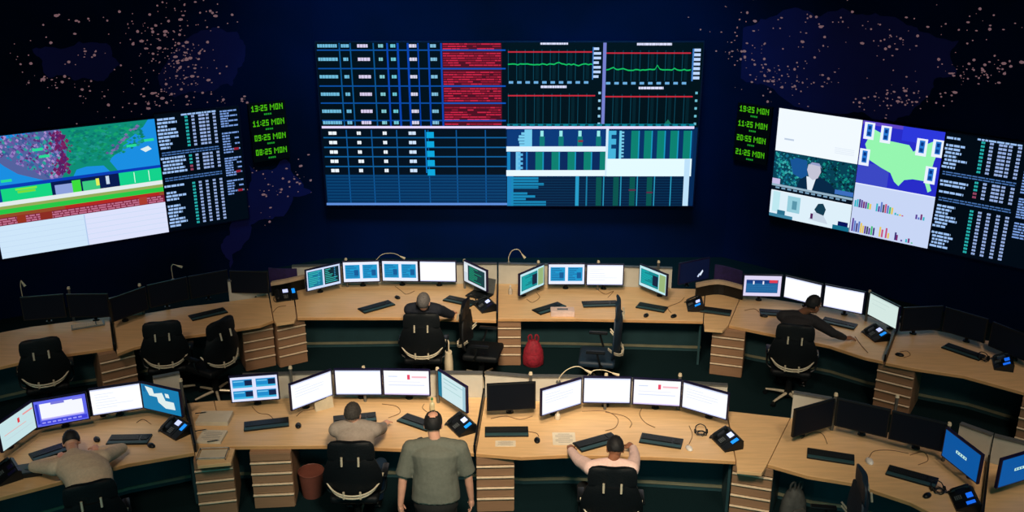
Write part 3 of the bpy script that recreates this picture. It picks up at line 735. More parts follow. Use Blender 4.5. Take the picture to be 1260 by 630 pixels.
# ------------------------------------------------------------------ monitor posts
def post(px, py, label):
    q = at(px, py, 1.2)
    r = empty('monitor_post', (q.x, q.y, 0), 0, label, 'post', 'posts behind the monitors')
    MB().cyl((0, 0, 0.001), (0, 0, 1.17), .018, n=12).build('pole', STEEL, r, True)
    MB().cyl((0, 0, 1.17), (0, 0, 1.2), .024, .018, n=12).build('cap', CREAM, r, True)
for px, py, l in ((357,450.5,'steel post left of the blank white front monitors'),(447,450.5,'steel post above the seated man in grey'),(538,452,'steel post behind the angled pale teal monitor'),(653,458,'steel post right behind the unlit black front monitor'),
    (746,459.6,'steel post directly above the man in pink'),(837,459.6,'steel post left of the rightmost white front monitor'),(1029,483.7,'steel post behind the unlit front right monitors'),(1104.4,486,'steel post between unlit front right monitors'),(1168.6,520,'steel post behind the angled bright blue monitor'),
    (222,466,'steel post behind the blue screen with white shapes'),(425.4,317.5,'steel post behind the leftmost lit back row monitors'),(571.4,319,'steel post behind the dark green terminal monitor'),(662.5,320.6,'steel post beside the left teal window monitor'),(736.5,320.6,'steel post behind the white lined back row monitor'),
    (810.5,320.6,'steel post behind the right teal window monitor'),(1070.5,357,'steel post beside the pale mint monitor'),(171.4,349,'steel post behind the sharply angled unlit monitor'),(84,353,'steel post between the two leftmost unlit monitors')):
    post(px, py, l)
# ------------------------------------------------------------------ desk lamps
def lamp(px, py, z0, pts, label, head=None, rz=0):
    q = at(px, py, z0); r = empty('gooseneck_lamp', q, rz, label, 'lamp', 'gooseneck desk lamps')
    MB().cyl((0, 0, 0.001), (0, 0, .02), .03, .026).build('base', STEEL, r, True)
    MB().tube([(0, 0, .02)]+pts, .0055, 8, 5).build('gooseneck', CREAM, r, True)
    e = V(pts[-1]); d = (e-V(pts[-2])).normalized()
    MB().cyl(e-d*.01, e+d*.07, .01, .02).build('lamp_head', CREAM, r, True)
lamp(462,325,1.06,[(.02,.0,.07),(.12,0,.16),(.28,0,.17),(.38,0,.12)],'curved gooseneck lamp above the two-window monitors')
lamp(626,324,1.06,[(.0,0,.1),(.05,0,.2),(.14,0,.22),(.2,0,.14)],'slim arched gooseneck lamp at the middle of the back row')
lamp(687,471,1.06,[(.02,0,.08),(.1,0,.17),(.22,0,.21),(.31,0,.16)],'left of two pale gooseneck lamps above the man in pink')
lamp(722,468,1.06,[(.02,0,.08),(.09,0,.13),(.2,0,.13),(.3,0,.09)],'right of two pale gooseneck lamps above the man in pink')
lamp(213,345,1.04,[(0,0,.1),(0,0,.2),(.03,0,.245),(.09,0,.225)],'small reading lamp behind the unlit back row monitors')
lamp(29,372,1.04,[(0,0,.1),(.0,0,.24),(.02,0,.32),(.03,0,.3)],'small reading lamp at the far left of the back row')
# ------------------------------------------------------------------ keyboards, mice, phones
def keyboard(fl, fr, label, depth=.2, rest=True, m=BLACK, W=None):
    A, B = at(*fl, .755), at(*fr, .755); M = (A+B)/2; w = min(max((B-A).length, .42), .5) if W is None else W
    r = empty('keyboard', (M.x, M.y, .741), math.atan2(B.y-A.y, B.x-A.x), label, 'keyboard', 'computer keyboards')
    MB().box((0, depth/2, .011), (w, depth, .02), .005).build('base', m, r)
    k = MB(); y0 = .075 if rest else .02; rows = 5; rh = (depth-y0-.02)/rows
    for j in range(rows):
        x = -w/2+.015; i = 0
        while x < w/2-.03:
            kw = .018*(1 if not (j == 0 and 3 < i < 5) else 5.5); kw = min(kw, w/2-.012-x)
            if abs(x-(w/2-.115)) > .008: k.box((x+kw/2-.001, y0+rh*(j+.5), .0245), (kw-.003, rh-.003, .008))
            x += kw; i += 1
    k.build('keys', KEY if m is BLACK else PAPERG, r)
    if rest: MB().box((0, .03, .0225), (w-.01, .055, .006), .003).build('palm_rest', DARKP if m is BLACK else m, r)
for fl_, fr_, l in (((129.8,547),(181,546),'black keyboard in front of the white monitor, left of a desk phone'),((46,567),(88,553),'black keyboard under the slumped man\'s head'),
    ((300,530.5),(355.7,524),'black keyboard below the four-window monitor'),((410.6,523),(463.7,517.8),'black keyboard behind the seated man in grey\'s head'),((487.8,517.8),(524.6,530.5),'black keyboard turned askew left of the standing man'),
    ((596.5,537),(650.6,536.5),'slim black keyboard below the unlit black front monitor'),((715.8,556),(764,542.5),'black keyboard under the hands of the man in pink, tilted'),((786,544),(838,552),'black keyboard right of the man in pink'),
    ((992.8,563),(1051.6,572),'black keyboard on the left of the front right console'),((1089.3,583.3),(1151,600.5),'black keyboard right of the round white mouse'),
    ((236.5,394.6),(281,384),'black keyboard between the two empty black chairs'),((447.6,385.7),(487.3,374.6),'black keyboard left of the grey-haired person'),((544.4,369.5),(579.4,377),'black keyboard right of the grey-haired person'),
    ((665,387),(697,377),'black keyboard partly behind the pale box'),((717.5,377.8),(761.3,376.5),'black keyboard below the white lined back row monitor'),((784,378.5),(815,384),'black keyboard right of the side-on navy chair'),
    ((861,383.5),(898.4,388.5),'black keyboard on the corner below the purple screen'),((943,387.5),(966,389),'black keyboard left of the man in black'),((1009.5,396),(1050.8,405.5),'black keyboard right of the man in black'),
    ((1156.5,427),(1206,444),'black keyboard on the far right console')):
    keyboard(fl_, fr_, l, .2)
keyboard((91,405.5), (126,400), 'dim grey keyboard on the far left console', .16, False, m=STEEL)
def mouse(px, py, label, m=BLACK, rz=.2, s=1.0):
    q = at(px, py, .76); r = empty('computer_mouse', (q.x, q.y, .741), rz, label, 'mouse', 'computer mice')
    b = MB(); b.sph((0, 0, .012), (.034*s, .056*s, .026*s)); 
    bmesh.ops.bisect_plane(b.b, geom=b.b.verts[:]+b.b.edges[:]+b.b.faces[:], plane_co=(0, 0, .001), plane_no=(0, 0, -1), clear_outer=True)
    b.build('shell', m, r, True)
    MB().cyl((-.004, .03*s, .032*s), (.004, .03*s, .032*s), .007, n=12).build('scroll_wheel', STEEL, r)
    return r
for px, py, l, rz in ((119,540,'black mouse by the slumped man\'s hand',.6),(186,547.5,'black mouse below the front left desk phone',.9),(367,523,'black mouse right of the four-window monitor keyboard',.2),(516,541,'black mouse left of the standing man',-.6),
    (661,541,'black mouse right of the slim keyboard',0),(1141,609,'black mouse beside tangled black headset, front right',-.9),(489,365.5,'black mouse left of the grey-haired person',.7),(795,387.5,'black mouse right of the navy chair headrest',-.5),
    (829,388.5,'black mouse left of the back row centre phone',-.8),(940,388,'black mouse left of the man in black',1.2),(1107,436,'black mouse on the far right console',1.0)):
    mouse(px, py, l, BLACK, rz)
mouse(848, 551, 'small white mouse near the phone of the pink-shirt console', WHITEP, .3)
mouse(1070, 567, 'round white mouse on the front right console', WHITEP, 0, 1.15)
SCW = mat('phone_display', (180,200,255), .4, emis=((196,204,255),.9)); SCB = mat('phone_sidecar', (20,130,235), .4, emis=((20,140,240),.9)); SCD = mat('phone_blue_dark', (20,100,225), .4, emis=((24,104,235),.85))
def phone(s1, s2, label, main=SCW, side=SCB, lit=True):
    A, B = at(*s1, .82), at(*s2, .82); d = B-A; M = (A+B)/2; rz = math.atan2(d.y, d.x)
    r = empty('desk_phone', (M.x, M.y, .741), rz, label, 'telephone', 'multi-screen desk phones')
    def slab(x0, x1, name, mm):
        prof = [(-.1, .0), (-.1, .02), (.09, .115), (.12, .1), (.12, 0)]
        b = MB(); b.rings([[(x0, y, z) for y, z in prof], [(x1, y, z) for y, z in prof]])
        return b.build(name, mm, r)
    slab(-.15, .06, 'body', BLACK); slab(.068, .16, 'side_module', BLACK)
    T = MX.Translation((0, -.005, .0725)) @ MX.Rotation(math.atan2(.095, .19), 4, 'X')
    MB().box((0, 0, 0), (.075, .06, .006), .001, T @ MX.Translation((0, .06, 0))).build('display', main if lit else BEZ, r)
    MB().box((0, 0, 0), (.045, .085, .006), .001, T @ MX.Translation((.113, .045, 0))).build('side_display', side if lit else BEZ, r)
    k = MB()
    for i in range(3):
        for j in range(4): k.box((0, 0, 0), (.016, .012, .006), .001, T @ MX.Translation((-.028+i*.022, -.075+j*.018, .002)))
    k.build('keypad', STEEL, r)
    h = MB(); h.box((0, 0, 0), (.035, .15, .02), .008, T @ MX.Translation((-.115, 0, .03))); h.box((0, 0, 0), (.046, .05, .034), .012, T @ MX.Translation((-.115, .07, .018))); h.box((0, 0, 0), (.046, .05, .034), .012, T @ MX.Translation((-.115, -.07, .018)))
    h.build('handset', BLACK, r)
    MB().tube([T @ V((-.115, -.095, .01)), T @ V((-.14, -.13, -.0)), T @ V((-.18, -.08, -.02)), T @ V((-.17, .0, -.045))], .006, 6, 5).build('coiled_cord', CORDB, r, True)
phone((207,520), (222.6,529), 'desk phone with white and cyan screens on the slumped man\'s console')
phone((561,515), (571.6,525), 'desk phone with two lit screens beside the standing man')
phone((887.7,532), (899.8,544), 'desk phone with white and blue screens right of the man in pink')
phone((1182,602), (1190,619), 'desk phone with two deep blue screens in the lower right', SCD, SCD)
phone((343.8,362), (359.4,360), 'desk phone on the back row corner shelf, left of centre')
phone((853,367), (855.5,377), 'desk phone left of the keyboard below the purple screen')
phone((1071.4,403), (1084,412.7), 'desk phone under the pale mint monitor')
phone((1232,437), (1235,449), 'desk phone with two blue screens on the far right console', SCD, SCD)
phone((592,369), (600,377), 'desk phone with one bright round light at the middle console', SCW, BEZ)
phone((3,572), (10,584), 'unlit desk phone at the left edge of the photo', lit=False)
# ------------------------------------------------------------------ papers, boxes and other loose things
def sheet(px, py, w, h, rz, label, m=PAPER, t=.004, name='paper_sheet', cat='paper', group='loose papers', lines=True, z=.741):
    q = at(px, py, z); r = empty(name, (q.x, q.y, z), rz, label, cat, group)
    MB().box((0, 0, t/2), (w, h, t), .0008).build('sheet', m, r)
    if lines:
        b = MB()
        for i in range(7): b.box((-.0*w, h*.36-i*h*.11, t+.0004), (w*(.75 if i % 3 else .5), h*.02, .0006))
        b.build('print_lines', mat('ink', (90, 90, 100), .7), r)
    return r
sheet(264.5,517,.36,.25,.0,'thick stack of pale papers on the corner shelf, rear one',PAPERG,.05,'paper_stack','paper stack','paper stacks on the corner shelf',False)
sheet(261,539,.27,.24,-.05,'stack of pale papers on the corner shelf, middle one',PAPER,.03,'paper_stack','paper stack','paper stacks on the corner shelf')
sheet(622,546,.22,.12,.0,'small white sheet below the slim keyboard',PAPER)
sheet(694,540,.25,.26,.0,'white paper under the left hand of the man in pink',PAPER)
sheet(450,528,.24,.14,-.05,'white paper under the arm of the seated man in grey',PAPER)
sheet(596,535-176,.1,.1,.3,'tiny pale note by the middle console phone',PAPER,lines=False)
# wire tray
q = at(262,560); r = empty('wire_tray', (q.x, q.y, .739), 0.06, 'small wire tray at the front of the papers shelf', 'tray')
b = MB(); b.tube([(-.15,-.1,.03),(.15,-.1,.03)], .005, 6, 1); b.tube([(-.15,-.1,.03),(-.15,.1,.03)], .005, 6, 1); b.tube([(.15,-.1,.03),(.15,.1,.03)], .005, 6, 1); b.tube([(-.15,.1,.03),(.15,.1,.03)], .005, 6, 1)
for x, y in ((-.15,-.1),(.15,-.1),(.15,.1),(-.15,.1)): b.cyl((x, y, 0), (x, y, .03), .005, n=6)
b.build('rim', STEEL, r); MB().box((0, 0, .008), (.27, .18, .012), .003).build('letters', PAPERG, r)
for px, py, l in ((247,508.5,'black pen lying behind the papers'),(247,530,'black pen between the two paper stacks'),(262,543,'black pen on the front paper stack')):
    zz = {508.5: .796, 530: .796, 543: .778}[py]
    q = at(px, py, zz); r = empty('pen', q, .3, l, 'pen', 'pens on the papers'); MB().cyl((-.06, 0, .006), (.05, 0, .006), .006, n=8).build('barrel', BLACK, r); MB().cyl((.05, 0, .006), (.068, 0, .006), .005, .001, n=8).build('tip', STEEL, r)
def card(px, py, w, h, rz, label, m=PAPER):   # folded tent card
    q = at(px, py, .741); r = empty('tent_card', (q.x, q.y, .741), rz, label, 'card', 'standing cards')
    b = MB(); b.box((0, .03, h/2), (w, .004, h), .001, MX.Rotation(math.radians(-14), 4, 'X') ); b.build('front_leaf', m, r)
    b = MB(); b.box((0, .03+2*h*math.sin(math.radians(14))*.5, h/2), (w, .004, h), .001, MX.Translation((0, .0, 0)) @ MX.Translation((0, h*.0, 0))); b.build('back_leaf', m, r)
card(401,505,.22,.13,.55,'cream card standing below the angled white monitor',CREAM)
q = at(692,387); r = empty('tissue_box', (q.x, q.y, .741), 0, 'pale pink flat box on the middle back row console', 'box')
MB().box((0, .0, .04), (.33, .17, .08), .006).build('carton', mat('box_card', (226,200,190), .6), r); MB().box((0, 0, .0815), (.15, .05, .003), .001).build('opening', STEEL, r)
q = at(36,582); r = empty('tray_box', (q.x, q.y, .741), .3, 'square black box left of the slumped man', 'box')
MB().box((0, 0, .03), (.27, .2, .06), .008).build('body', BLACK, r); MB().cyl((0, 0, .06), (0, 0, .064), .035).build('dial', DARKP, r)
q = at(127,512); r = empty('drinking_cup', (q.x, q.y, .741), 0, 'dark cup standing behind the front left keyboard', 'cup')
b = MB().cyl((0,0,0),(0,0,.1),.032,.04,20); b.build('body', BLACK, r, True); MB().tube([(.037,0,.08),(.065,0,.07),(.065,0,.035),(.034,0,.025)], .006, 8, 5).build('handle', BLACK, r, True)
def bottle(px, py, m, label, h=.16, cap=WHITEP):
    q = at(px, py); r = empty('bottle', (q.x, q.y, .741), 0, label, 'bottle')
    MB().tube([(0,0,0),(0,0,.01),(0,0,h*.6),(0,0,h*.78),(0,0,h)], [.026,.03,.03,.014,.012], 16, 3).build('body', m, r, True)
    MB().cyl((0,0,h), (0,0,h+.02), .014).build('cap', cap, r, True)
bottle(532,506,mat('pale_bottle',(200,190,150),.3),'small bottle with green base label near the balding man\'s head',.15,GREEN)
bottle(686,516,mat('salt_white',(220,210,190),.3),'small pale bottle behind the paper of the man in pink',.1)
bottle(628,362,mat('clear_bottle',(190,180,165),.25),'small pale bottle right of the back row middle divider',.12)
# silver laptop between the two consoles in the back row
q = at(590,364); r = empty('laptop', (q.x, q.y, .741), -.5, 'dark laptop opened beside the middle console phone', 'laptop')
MB().box((0,0,.01),(.34,.24,.018),.004).build('base', BLACK, r); MB().box((0,.0,.0205),(.3,.11,.003),.001).build('keys', KEY, r)
MB().box((0,0,.11),(.34,.012,.22),.004,MX.Translation((0,.125,.012)) @ MX.Rotation(math.radians(-18),4,'X')).build('lid', STEEL, r)
# tangled headset / coiled cords
def coil(px, py, label, n=3, rr=.05, name='headset', m=CORDB):
    q = at(px, py); r = empty(name, (q.x, q.y, .741), 0, label, 'headset', 'headsets on the desks')
    rn = random.Random(px); pts = []
    for i in range(n*8):
        a = i*PI/4; k = rr*(1+.3*rn.uniform(-1, 1)); pts.append((k*math.cos(a)+rn.uniform(-.01, .01), k*.9*math.sin(a), .008+.006*(i % 3)+i*.0008))
    MB().tube(pts, .005, 6, 3).build('cord', m, r, True)
    MB().tube([(-.06,.03,.03),(-.05,.08,.06),(0,.1,.075),(.05,.08,.06),(.06,.03,.03)], .006, 8, 4).build('headband', BLACK, r, True)
    for s in (-1, 1): MB().cyl((s*.056,.03,.028),(s*.072,.03,.028),.026,.024).build('ear_cushion', FAB, r, True)
coil(1155,606,'black headset tangled beside the blue-lit phone, lower right',4,.05); coil(863,535,'black headset coil left of the phone by the pink-shirt console'); coil(1211,444,'black headset between keyboard and phone on the far right console'); coil(580,372,'black headset in front of the middle console laptop',2,.035)
# cables lying on the worktops
def cable(pts, label, m=CORD, rad=.004, z=.745):
    P = [at(a, b, z) for a, b in pts]; O = P[0].copy()
    o = MB().tube([p-O for p in P], rad, 6, 6).build('cable', m, None, True); o.location = O
    tag(o, label, 'cable', 'cables on the desks')
for pts, l in (([(310,500),(318,508),(330,510),(336,515)],'cable from the four-window monitor to its keyboard'),([(365,512),(372,506),(386,503),(392,500)],'cable from mouse to angled white monitor, grey-shirt console'),([(470,497),(488,500),(492,508),(478,514)],'looping cable right of the grey-haired seated man\'s keyboard'),
    ([(522,497),(520,502),(527,508),(536,512)],'cable behind the askew keyboard by the standing man'),([(604,515),(622,512),(640,516),(655,512)],'long cable under the unlit black front monitor'),([(650,531),(660,533),(663,537)],'short cable from the slim keyboard to its mouse'),
    ([(716,506),(745,506),(760,515),(757,526),(745,530)],'curved cable above the tilted keyboard of the man in pink'),([(745,507),(768,512),(777,520),(775,526)],'cable reaching the right hand of the man in pink'),([(790,502),(787,510),(794,520),(806,526)],'cable running down to the keyboard right of the man in pink'),
    ([(848,546),(852,535),(848,524)],'cable of the small white mouse'),([(986,540),(1000,532),(1012,534),(1018,546)],'looping cable under the leftmost unlit front right monitor'),([(1070,562),(1076,555),(1096,554),(1118,558)],'cable of the round white mouse'),
    ([(1120,560),(1136,556),(1142,566),(1130,572)],'looping cable above the rightmost front keyboard'),([(486,352),(494,358),(500,362),(510,358)],'cable behind the grey-haired person\'s mouse'),([(648,368),(655,372),(664,366),(660,360)],'looping cable under the left teal window monitor'),
    ([(735,356),(745,362),(755,358),(748,366)],'looping cable under the white lined back row monitor'),([(826,385),(822,378),(836,372),(842,366)],'cable of the mouse near the back row centre phone'),([(1107,433),(1116,432),(1120,437),(1112,440)],'cable curling from the far right mouse'),
    ([(1052,414),(1060,425),(1068,434)],'cable hanging towards the edge below the pale mint monitor\'s phone'),([(168,520),(176,516),(186,522)],'cable behind the front left keyboard'),([(336,384),(342,378),(352,376)],'cable under the back row corner shelf phone'),([(916,382),(928,380),(934,384)],'cable left of the man in black')):
    cable(pts, l)
# floor things
def bin_(px, py, label):
    q = at(px, py, 0); r = empty('waste_bin', (q.x, q.y, 0), 0, label, 'waste bin')
    MB().cyl((0,0,0.001),(0,0,.3),.11,.14,24).build('bucket', BINM, r, True); MB().tube([(.14*math.cos(a*PI/8),.14*math.sin(a*PI/8),.305) for a in range(17)], .008, 6, 1).build('rim', BINM, r, True)
bin_(385, 608, 'reddish brown waste bin under the grey-shirt console')
def bag(px, py, label, m, w=.3, hh=.36, d=.16, rz=0, name='backpack', cat='bag'):
    q = at(px, py, 0); r = empty(name, (q.x, q.y, 0), rz, label, cat)
    b = MB().loft([((0,0,z*hh), (1,0,0), (0,1,0), w/2*k, d/2*k2) for z, k, k2 in ((.005,.75,.9),(.06,.96,1),(.3,1,1.05),(.6,.9,.9),(.85,.62,.65),(.97,.3,.3))], 18)
    b.build('body', m, r, True)
    for s in (-1, 1): MB().tube([(s*.06,0,hh*.85),(s*.07,-.02,hh*1.12),(s*.03,-.03,hh*1.2),(s*.02,-.02,hh*.9)], .012, 8, 4).build('strap', m, r, True)
    MB().loft([((0,-d*.5,hh*z),(1,0,0),(0,1,0),w*.3*k,.03*k) for z, k in ((.12,.7),(.2,1),(.42,1),(.5,.6))], 14).build('pocket', m, r, True)
bag(656, 449, 'dark red backpack on the floor under the middle back row console', RED, .3, .4, .2)
bag(974, 640, 'grey cloth bag under the front right console', GREYBAG, .3, .42, .22, .3)
# curved purple screens and dark low units at the consoles' corners
def curved_screen(pts, z0, z1, label, m, name='curved_screen', th=.03, cat='screen panel', group='curved purple screens', px=True):
    P = [at(a, b, z1) for a, b in pts]; O = P[0].copy(); O.z = 0; P = [p-O for p in P]
    Q = []
    for i in range(len(P)-1):
        for k in range(5):
            a = P[max(i-1,0)]; b = P[i]; c = P[i+1]; d = P[min(i+2,len(P)-1)]; t = k/5
            Q.append(.5*((2*b)+(c-a)*t+(2*a-5*b+4*c-d)*t*t+(3*b-a-3*c+d)*t**3))
    Q.append(P[-1]); up = []
    out = [q+V((0, th, 0)) for q in Q]
    o = MB().prism([*(V((q.x, q.y, 0)) for q in Q), *(V((q.x, q.y, 0)) for q in reversed(out))], z0, z1, 0).build(name, m)
    o.location = (O.x, O.y, 0); tag(o, label, cat, group); return o
curved_screen([(880,326),(893,328),(914,334)], 0.001, 1.08, 'curved purple screen beside the dark navy monitor', PURPLE)
curved_screen([(330,330),(342,331),(356,331),(374,329)], 0.001, 1.02, 'curved purple screen behind the corner shelf phone', PURPLE)
for pts, l in (([(857,350),(885,346),(915,353)],'low curved pale topped ledge before the purple screen on the right'),([(333,348),(350,345),(374,339.5)],'low curved pale topped ledge behind the corner shelf phone')):
    o = curved_screen(pts, .741, .95, l, BLACK, 'curved_ledge', .05, 'ledge', 'curved ledges')
    t = curved_screen(pts, .95, 1.0, l, mat('ledge_beige', (190,166,138), .6), 'ledge_top', .07)
    for k_ in ('label', 'category', 'group'): del t[k_]
    d_ = t.location.copy()-o.location; t.parent = o; t.location = d_
#CHAIRS
def make_chair(px, py, yaw, label, cloth=FAB, z=.62, lift=0):
    """px,py = lowest point of the chrome arc round the backrest; yaw anticlockwise, 0 faces the video wall"""
    q = at(px, py-2, z); rz = math.radians(yaw)
    fwd = V((-math.sin(rz), math.cos(rz), 0)); O = q+fwd*.30; O.z = 0
    return chair_at(O, rz, label, cloth, lift)
def chair_at(O, rz, label, cloth=FAB, lift=0):
    r = empty('office_chair', O, rz, label, 'chair', 'black office chairs')
    X, Y, Z = (1,0,0), (0,1,0), (0,0,1)
    b = MB(); b.box((0, .03, .47), (.5, .48, .09), .035, seg=3); b.build('seat', cloth, r, True)
    # backrest: bucket shaped pad curved around the sitter
    rows = [(.56,.22,.26),(.60,.27,.27),(.66,.295,.275),(.74,.305,.28),(.82,.295,.285),(.9,.265,.29),(.97,.235,.29),(.99,.21,.29)]
    rows = [(z_+lift*(z_-.56)/.43, a_, b_) for z_, a_, b_ in rows]
    def pad(rows, th, curve, n=12):
        front = []; rings = []
        for z, hw, yb in rows:
            fr = []; bk = []
            for i in range(n+1):
                t = -1+2*i/n; x = hw*t; y = -yb+curve*t*t
                fr.append(V((x, y+th*(1-.7*abs(t)**4), z))); bk.append(V((x, y, z)))
            rings.append(bk+fr[::-1])
        return MB().rings(rings)
    pad(rows, .055, .09).build('backrest', cloth, r, True)
    hr = [(.955,.19,.268),(.97,.225,.266),(1.0,.24,.262),(1.08,.24,.258),(1.14,.23,.255),(1.17,.2,.252),(1.18,.15,.25)]
    hr = [(z_+lift, a_, b_) for z_, a_, b_ in hr]
    pad(hr, .05, .045).build('headrest', cloth, r, True)
    for s in (-1, 1):
        MB().cyl((s*.085, -.303, .945+lift), (s*.085, -.285, 1.04+lift), .012, n=10).build('headrest_bracket', CHROME, r, True)
        MB().cyl((s*.085, -.302, .56), (s*.085, -.298, .64), .012, n=10).build('back_bracket', CHROME, r, True)
    for z0, k in ((.60, 1.0), (.57, .93)):
        pts = []
        for i in range(13):
            a = -1+2*i/12; pts.append((.31*k*math.sin(a*1.35), -.3*math.cos(a*1.2)-.012+.0*abs(a), z0+.16*abs(a)**2.4))
        MB().tube(pts, .0095, 8, 2).build('chrome_arc', CHROME, r, True)
    for s in (-1, 1):
        b = MB(); b.tube([(s*.24,-.05,.46),(s*.3,-.03,.5),(s*.31,.0,.6),(s*.3,.02,.67)], .014, 8, 4); b.build('arm_support', BLACK, r, True)
        MB().box((s*.3, .04, .685), (.07, .25, .03), .012).build('armrest', BLACK, r, True)
    MB().cyl((0,0,.1),(0,0,.43),.028).cyl((0,0,.1),(0,0,.28),.04).build('gas_column', BLACK, r, True)
    sb = empty_part = MB(); sb.cyl((0,0,.07),(0,0,.13),.05)
    hub = sb.build('hub', BLACK, r, True)
    for k in range(5):
        a = k*2*PI/5+.3; e = V((math.cos(a)*.3, math.sin(a)*.3, .075))
        l = MB().tube([(math.cos(a)*.03, math.sin(a)*.03, .11), e*.55+V((0,0,.055)), e], [.02,.018,.013], 8, 2).build('base_leg', CHROME, r, True)
        MB().cyl((e.x-math.sin(a)*.022, e.y+math.cos(a)*.022, .03), (e.x+math.sin(a)*.022, e.y-math.cos(a)*.022, .03), .029, n=14).cyl((e.x,e.y,.03),(e.x,e.y,.075),.008).build('caster', BLACK, l, True)
    return r
CH_ = {}
CH_['grey'] = make_chair(433,610,0,'black office chair of the seated man in grey')
CH_['pink'] = make_chair(752,644,-4,'black office chair of the man in pink')
CH_['white'] = make_chair(120,664,24,'black office chair behind the slumped man in white')
make_chair(57,473,24,'empty black office chair at the far left console')
make_chair(204,450,14,'empty black office chair facing its desk, left of the two together')
make_chair(282,446,60,'empty black office chair turned sideways, right of the two together')
CH_['hair'] = make_chair(519,439,0,'black office chair of the grey-haired person')
make_chair(766,431,82,'empty navy office chair seen side-on in the back row',FABN,lift=.14)
CH_['black'] = make_chair(974.5,454.5,-14,'black office chair of the man in black')
hq = at(1068,580,1.28); o_ = V((hq.x-.26, hq.y, 0)); chair_at(V((hq.x-.27, hq.y-.02, 0)), math.radians(82), 'dark office chair side-on at the front right console', FABN, .1)
sq = at(592,430,.5); chair_at(V((sq.x, sq.y, 0)), math.radians(-100), 'black office chair turned away from the grey-haired person beside drawers')
# cream bag hanging at the chair of the grey-haired person
q = at(552,440,.45); r = empty('tote_bag', (q.x, q.y, .18), 0.2, 'cream tote bag hanging on the right side of the grey-haired person\'s chair', 'bag')
MB().loft([((0,0,z),(1,0,0),(0,1,0),.06*k,.1*k) for z,k in ((0,.8),(.03,1),(.2,1),(.36,.75))],14).build('body', CREAM, r, True); MB().tube([(0,-.05,.34),(0,-.04,.5),(0,.04,.5),(0,.05,.34)], .008, 8, 4).build('strap', CREAM, r, True)
#PEOPLE
SKINS = {'fair': mat('skin_fair', (214,160,134), .55, var=.06, scale=20), 'brown': mat('skin_brown', (150,98,70), .55, var=.06, scale=20)}
def remesh(mb, name, m, parent, vox=.009, sm=6, label=None):
    o = mb.build(name+'_tmp', m); md = o.modifiers.new('r', 'REMESH'); md.mode = 'VOXEL'; md.voxel_size = vox; md.use_smooth_shade = True
    s2 = o.modifiers.new('s', 'SMOOTH'); s2.factor = .5; s2.iterations = sm
    dg = bpy.context.evaluated_depsgraph_get(); dg.update(); me = bpy.data.meshes.new_from_object(o.evaluated_get(dg)); me.name = name
    for p in me.polygons: p.use_smooth = True
    me.materials.clear(); me.materials.append(m)
    bpy.data.objects.remove(o); ob = bpy.data.objects.new(name, me); C.objects.link(ob); ob.parent = parent
    if label: ob['label'] = label
    return ob
def ik(S, T, a, b, hint):
    S, T = V(S), V(T); d = T-S; L = d.length
    if L > (a+b)*.995: T = S+d.normalized()*(a+b)*.995; d = T-S; L = d.length
    x = (a*a-b*b+L*L)/(2*L); hgt = math.sqrt(max(a*a-x*x, 0)); dn = d.normalized(); hh = V(hint)-dn*V(hint).dot(dn); hh.normalize()
    return S+dn*x+hh*hgt, T
def limb(mb, pts, rr, n=14):
    mb.tube(pts, rr, n, 4); mb.sph(pts[0], (rr[0],)*3, n=12); mb.sph(pts[-1], (rr[-1],)*3, n=12)
def hand(mb, W, D, P, s, curl=.5, spread=1):
    """W wrist, D direction of the fingers, P palm normal (down), s = +1 right / -1 left"""
    D = V(D).normalized(); P = V(P); P = (P-D*P.dot(D)).normalized(); Sd = D.cross(P).normalized()   # towards ... side
    if s < 0: Sd = -Sd
    # Sd points to the thumb side
    M = MX((( -Sd.x, D.x, -P.x, 0), (-Sd.y, D.y, -P.y, 0), (-Sd.z, D.z, -P.z, 0), (0,0,0,1)))
    W = V(W)
    mb.tube([W-D*.015, W+D*.02, W+D*.055, W+D*.088], [.024,.027,.03,.026], 12, 2)
    for k in (-1, 0, 1): mb.tube([W+D*.02+Sd*k*.018, W+D*.088+Sd*k*.024], [.016,.014], 8, 1)
    Ls = [(.036,.022,.018), (.041,.026,.02), (.038,.024,.018), (.029,.018,.016)]
    for k, ls in enumerate(Ls):
        off = Sd*(.033-.022*k); p = W+D*.082+off; d = (D+Sd*(.14-.09*k)*spread).normalized(); pts = [p]; ang = 0
        for l in ls:
            ang += curl*.55; dd = d*math.cos(ang)+P*math.sin(ang); p = p+dd*l; pts.append(p)
        mb.tube(pts, [.0098,.0092,.0085,.007], 8, 2); mb.sph(pts[-1], (.0072,)*3, n=8)
    p = W+D*.02+Sd*.022; d = (D*.62+Sd*.75+P*.25).normalized(); pts = [p, p+d*.042, p+d*.042+(D*.9+Sd*.3+P*.35).normalized()*.032, p+d*.042+(D*.95+P*.45).normalized()*.058]
    mb.tube(pts, [.015,.012,.0105,.008], 8, 2); mb.sph(pts[-1], (.008,)*3, n=8)
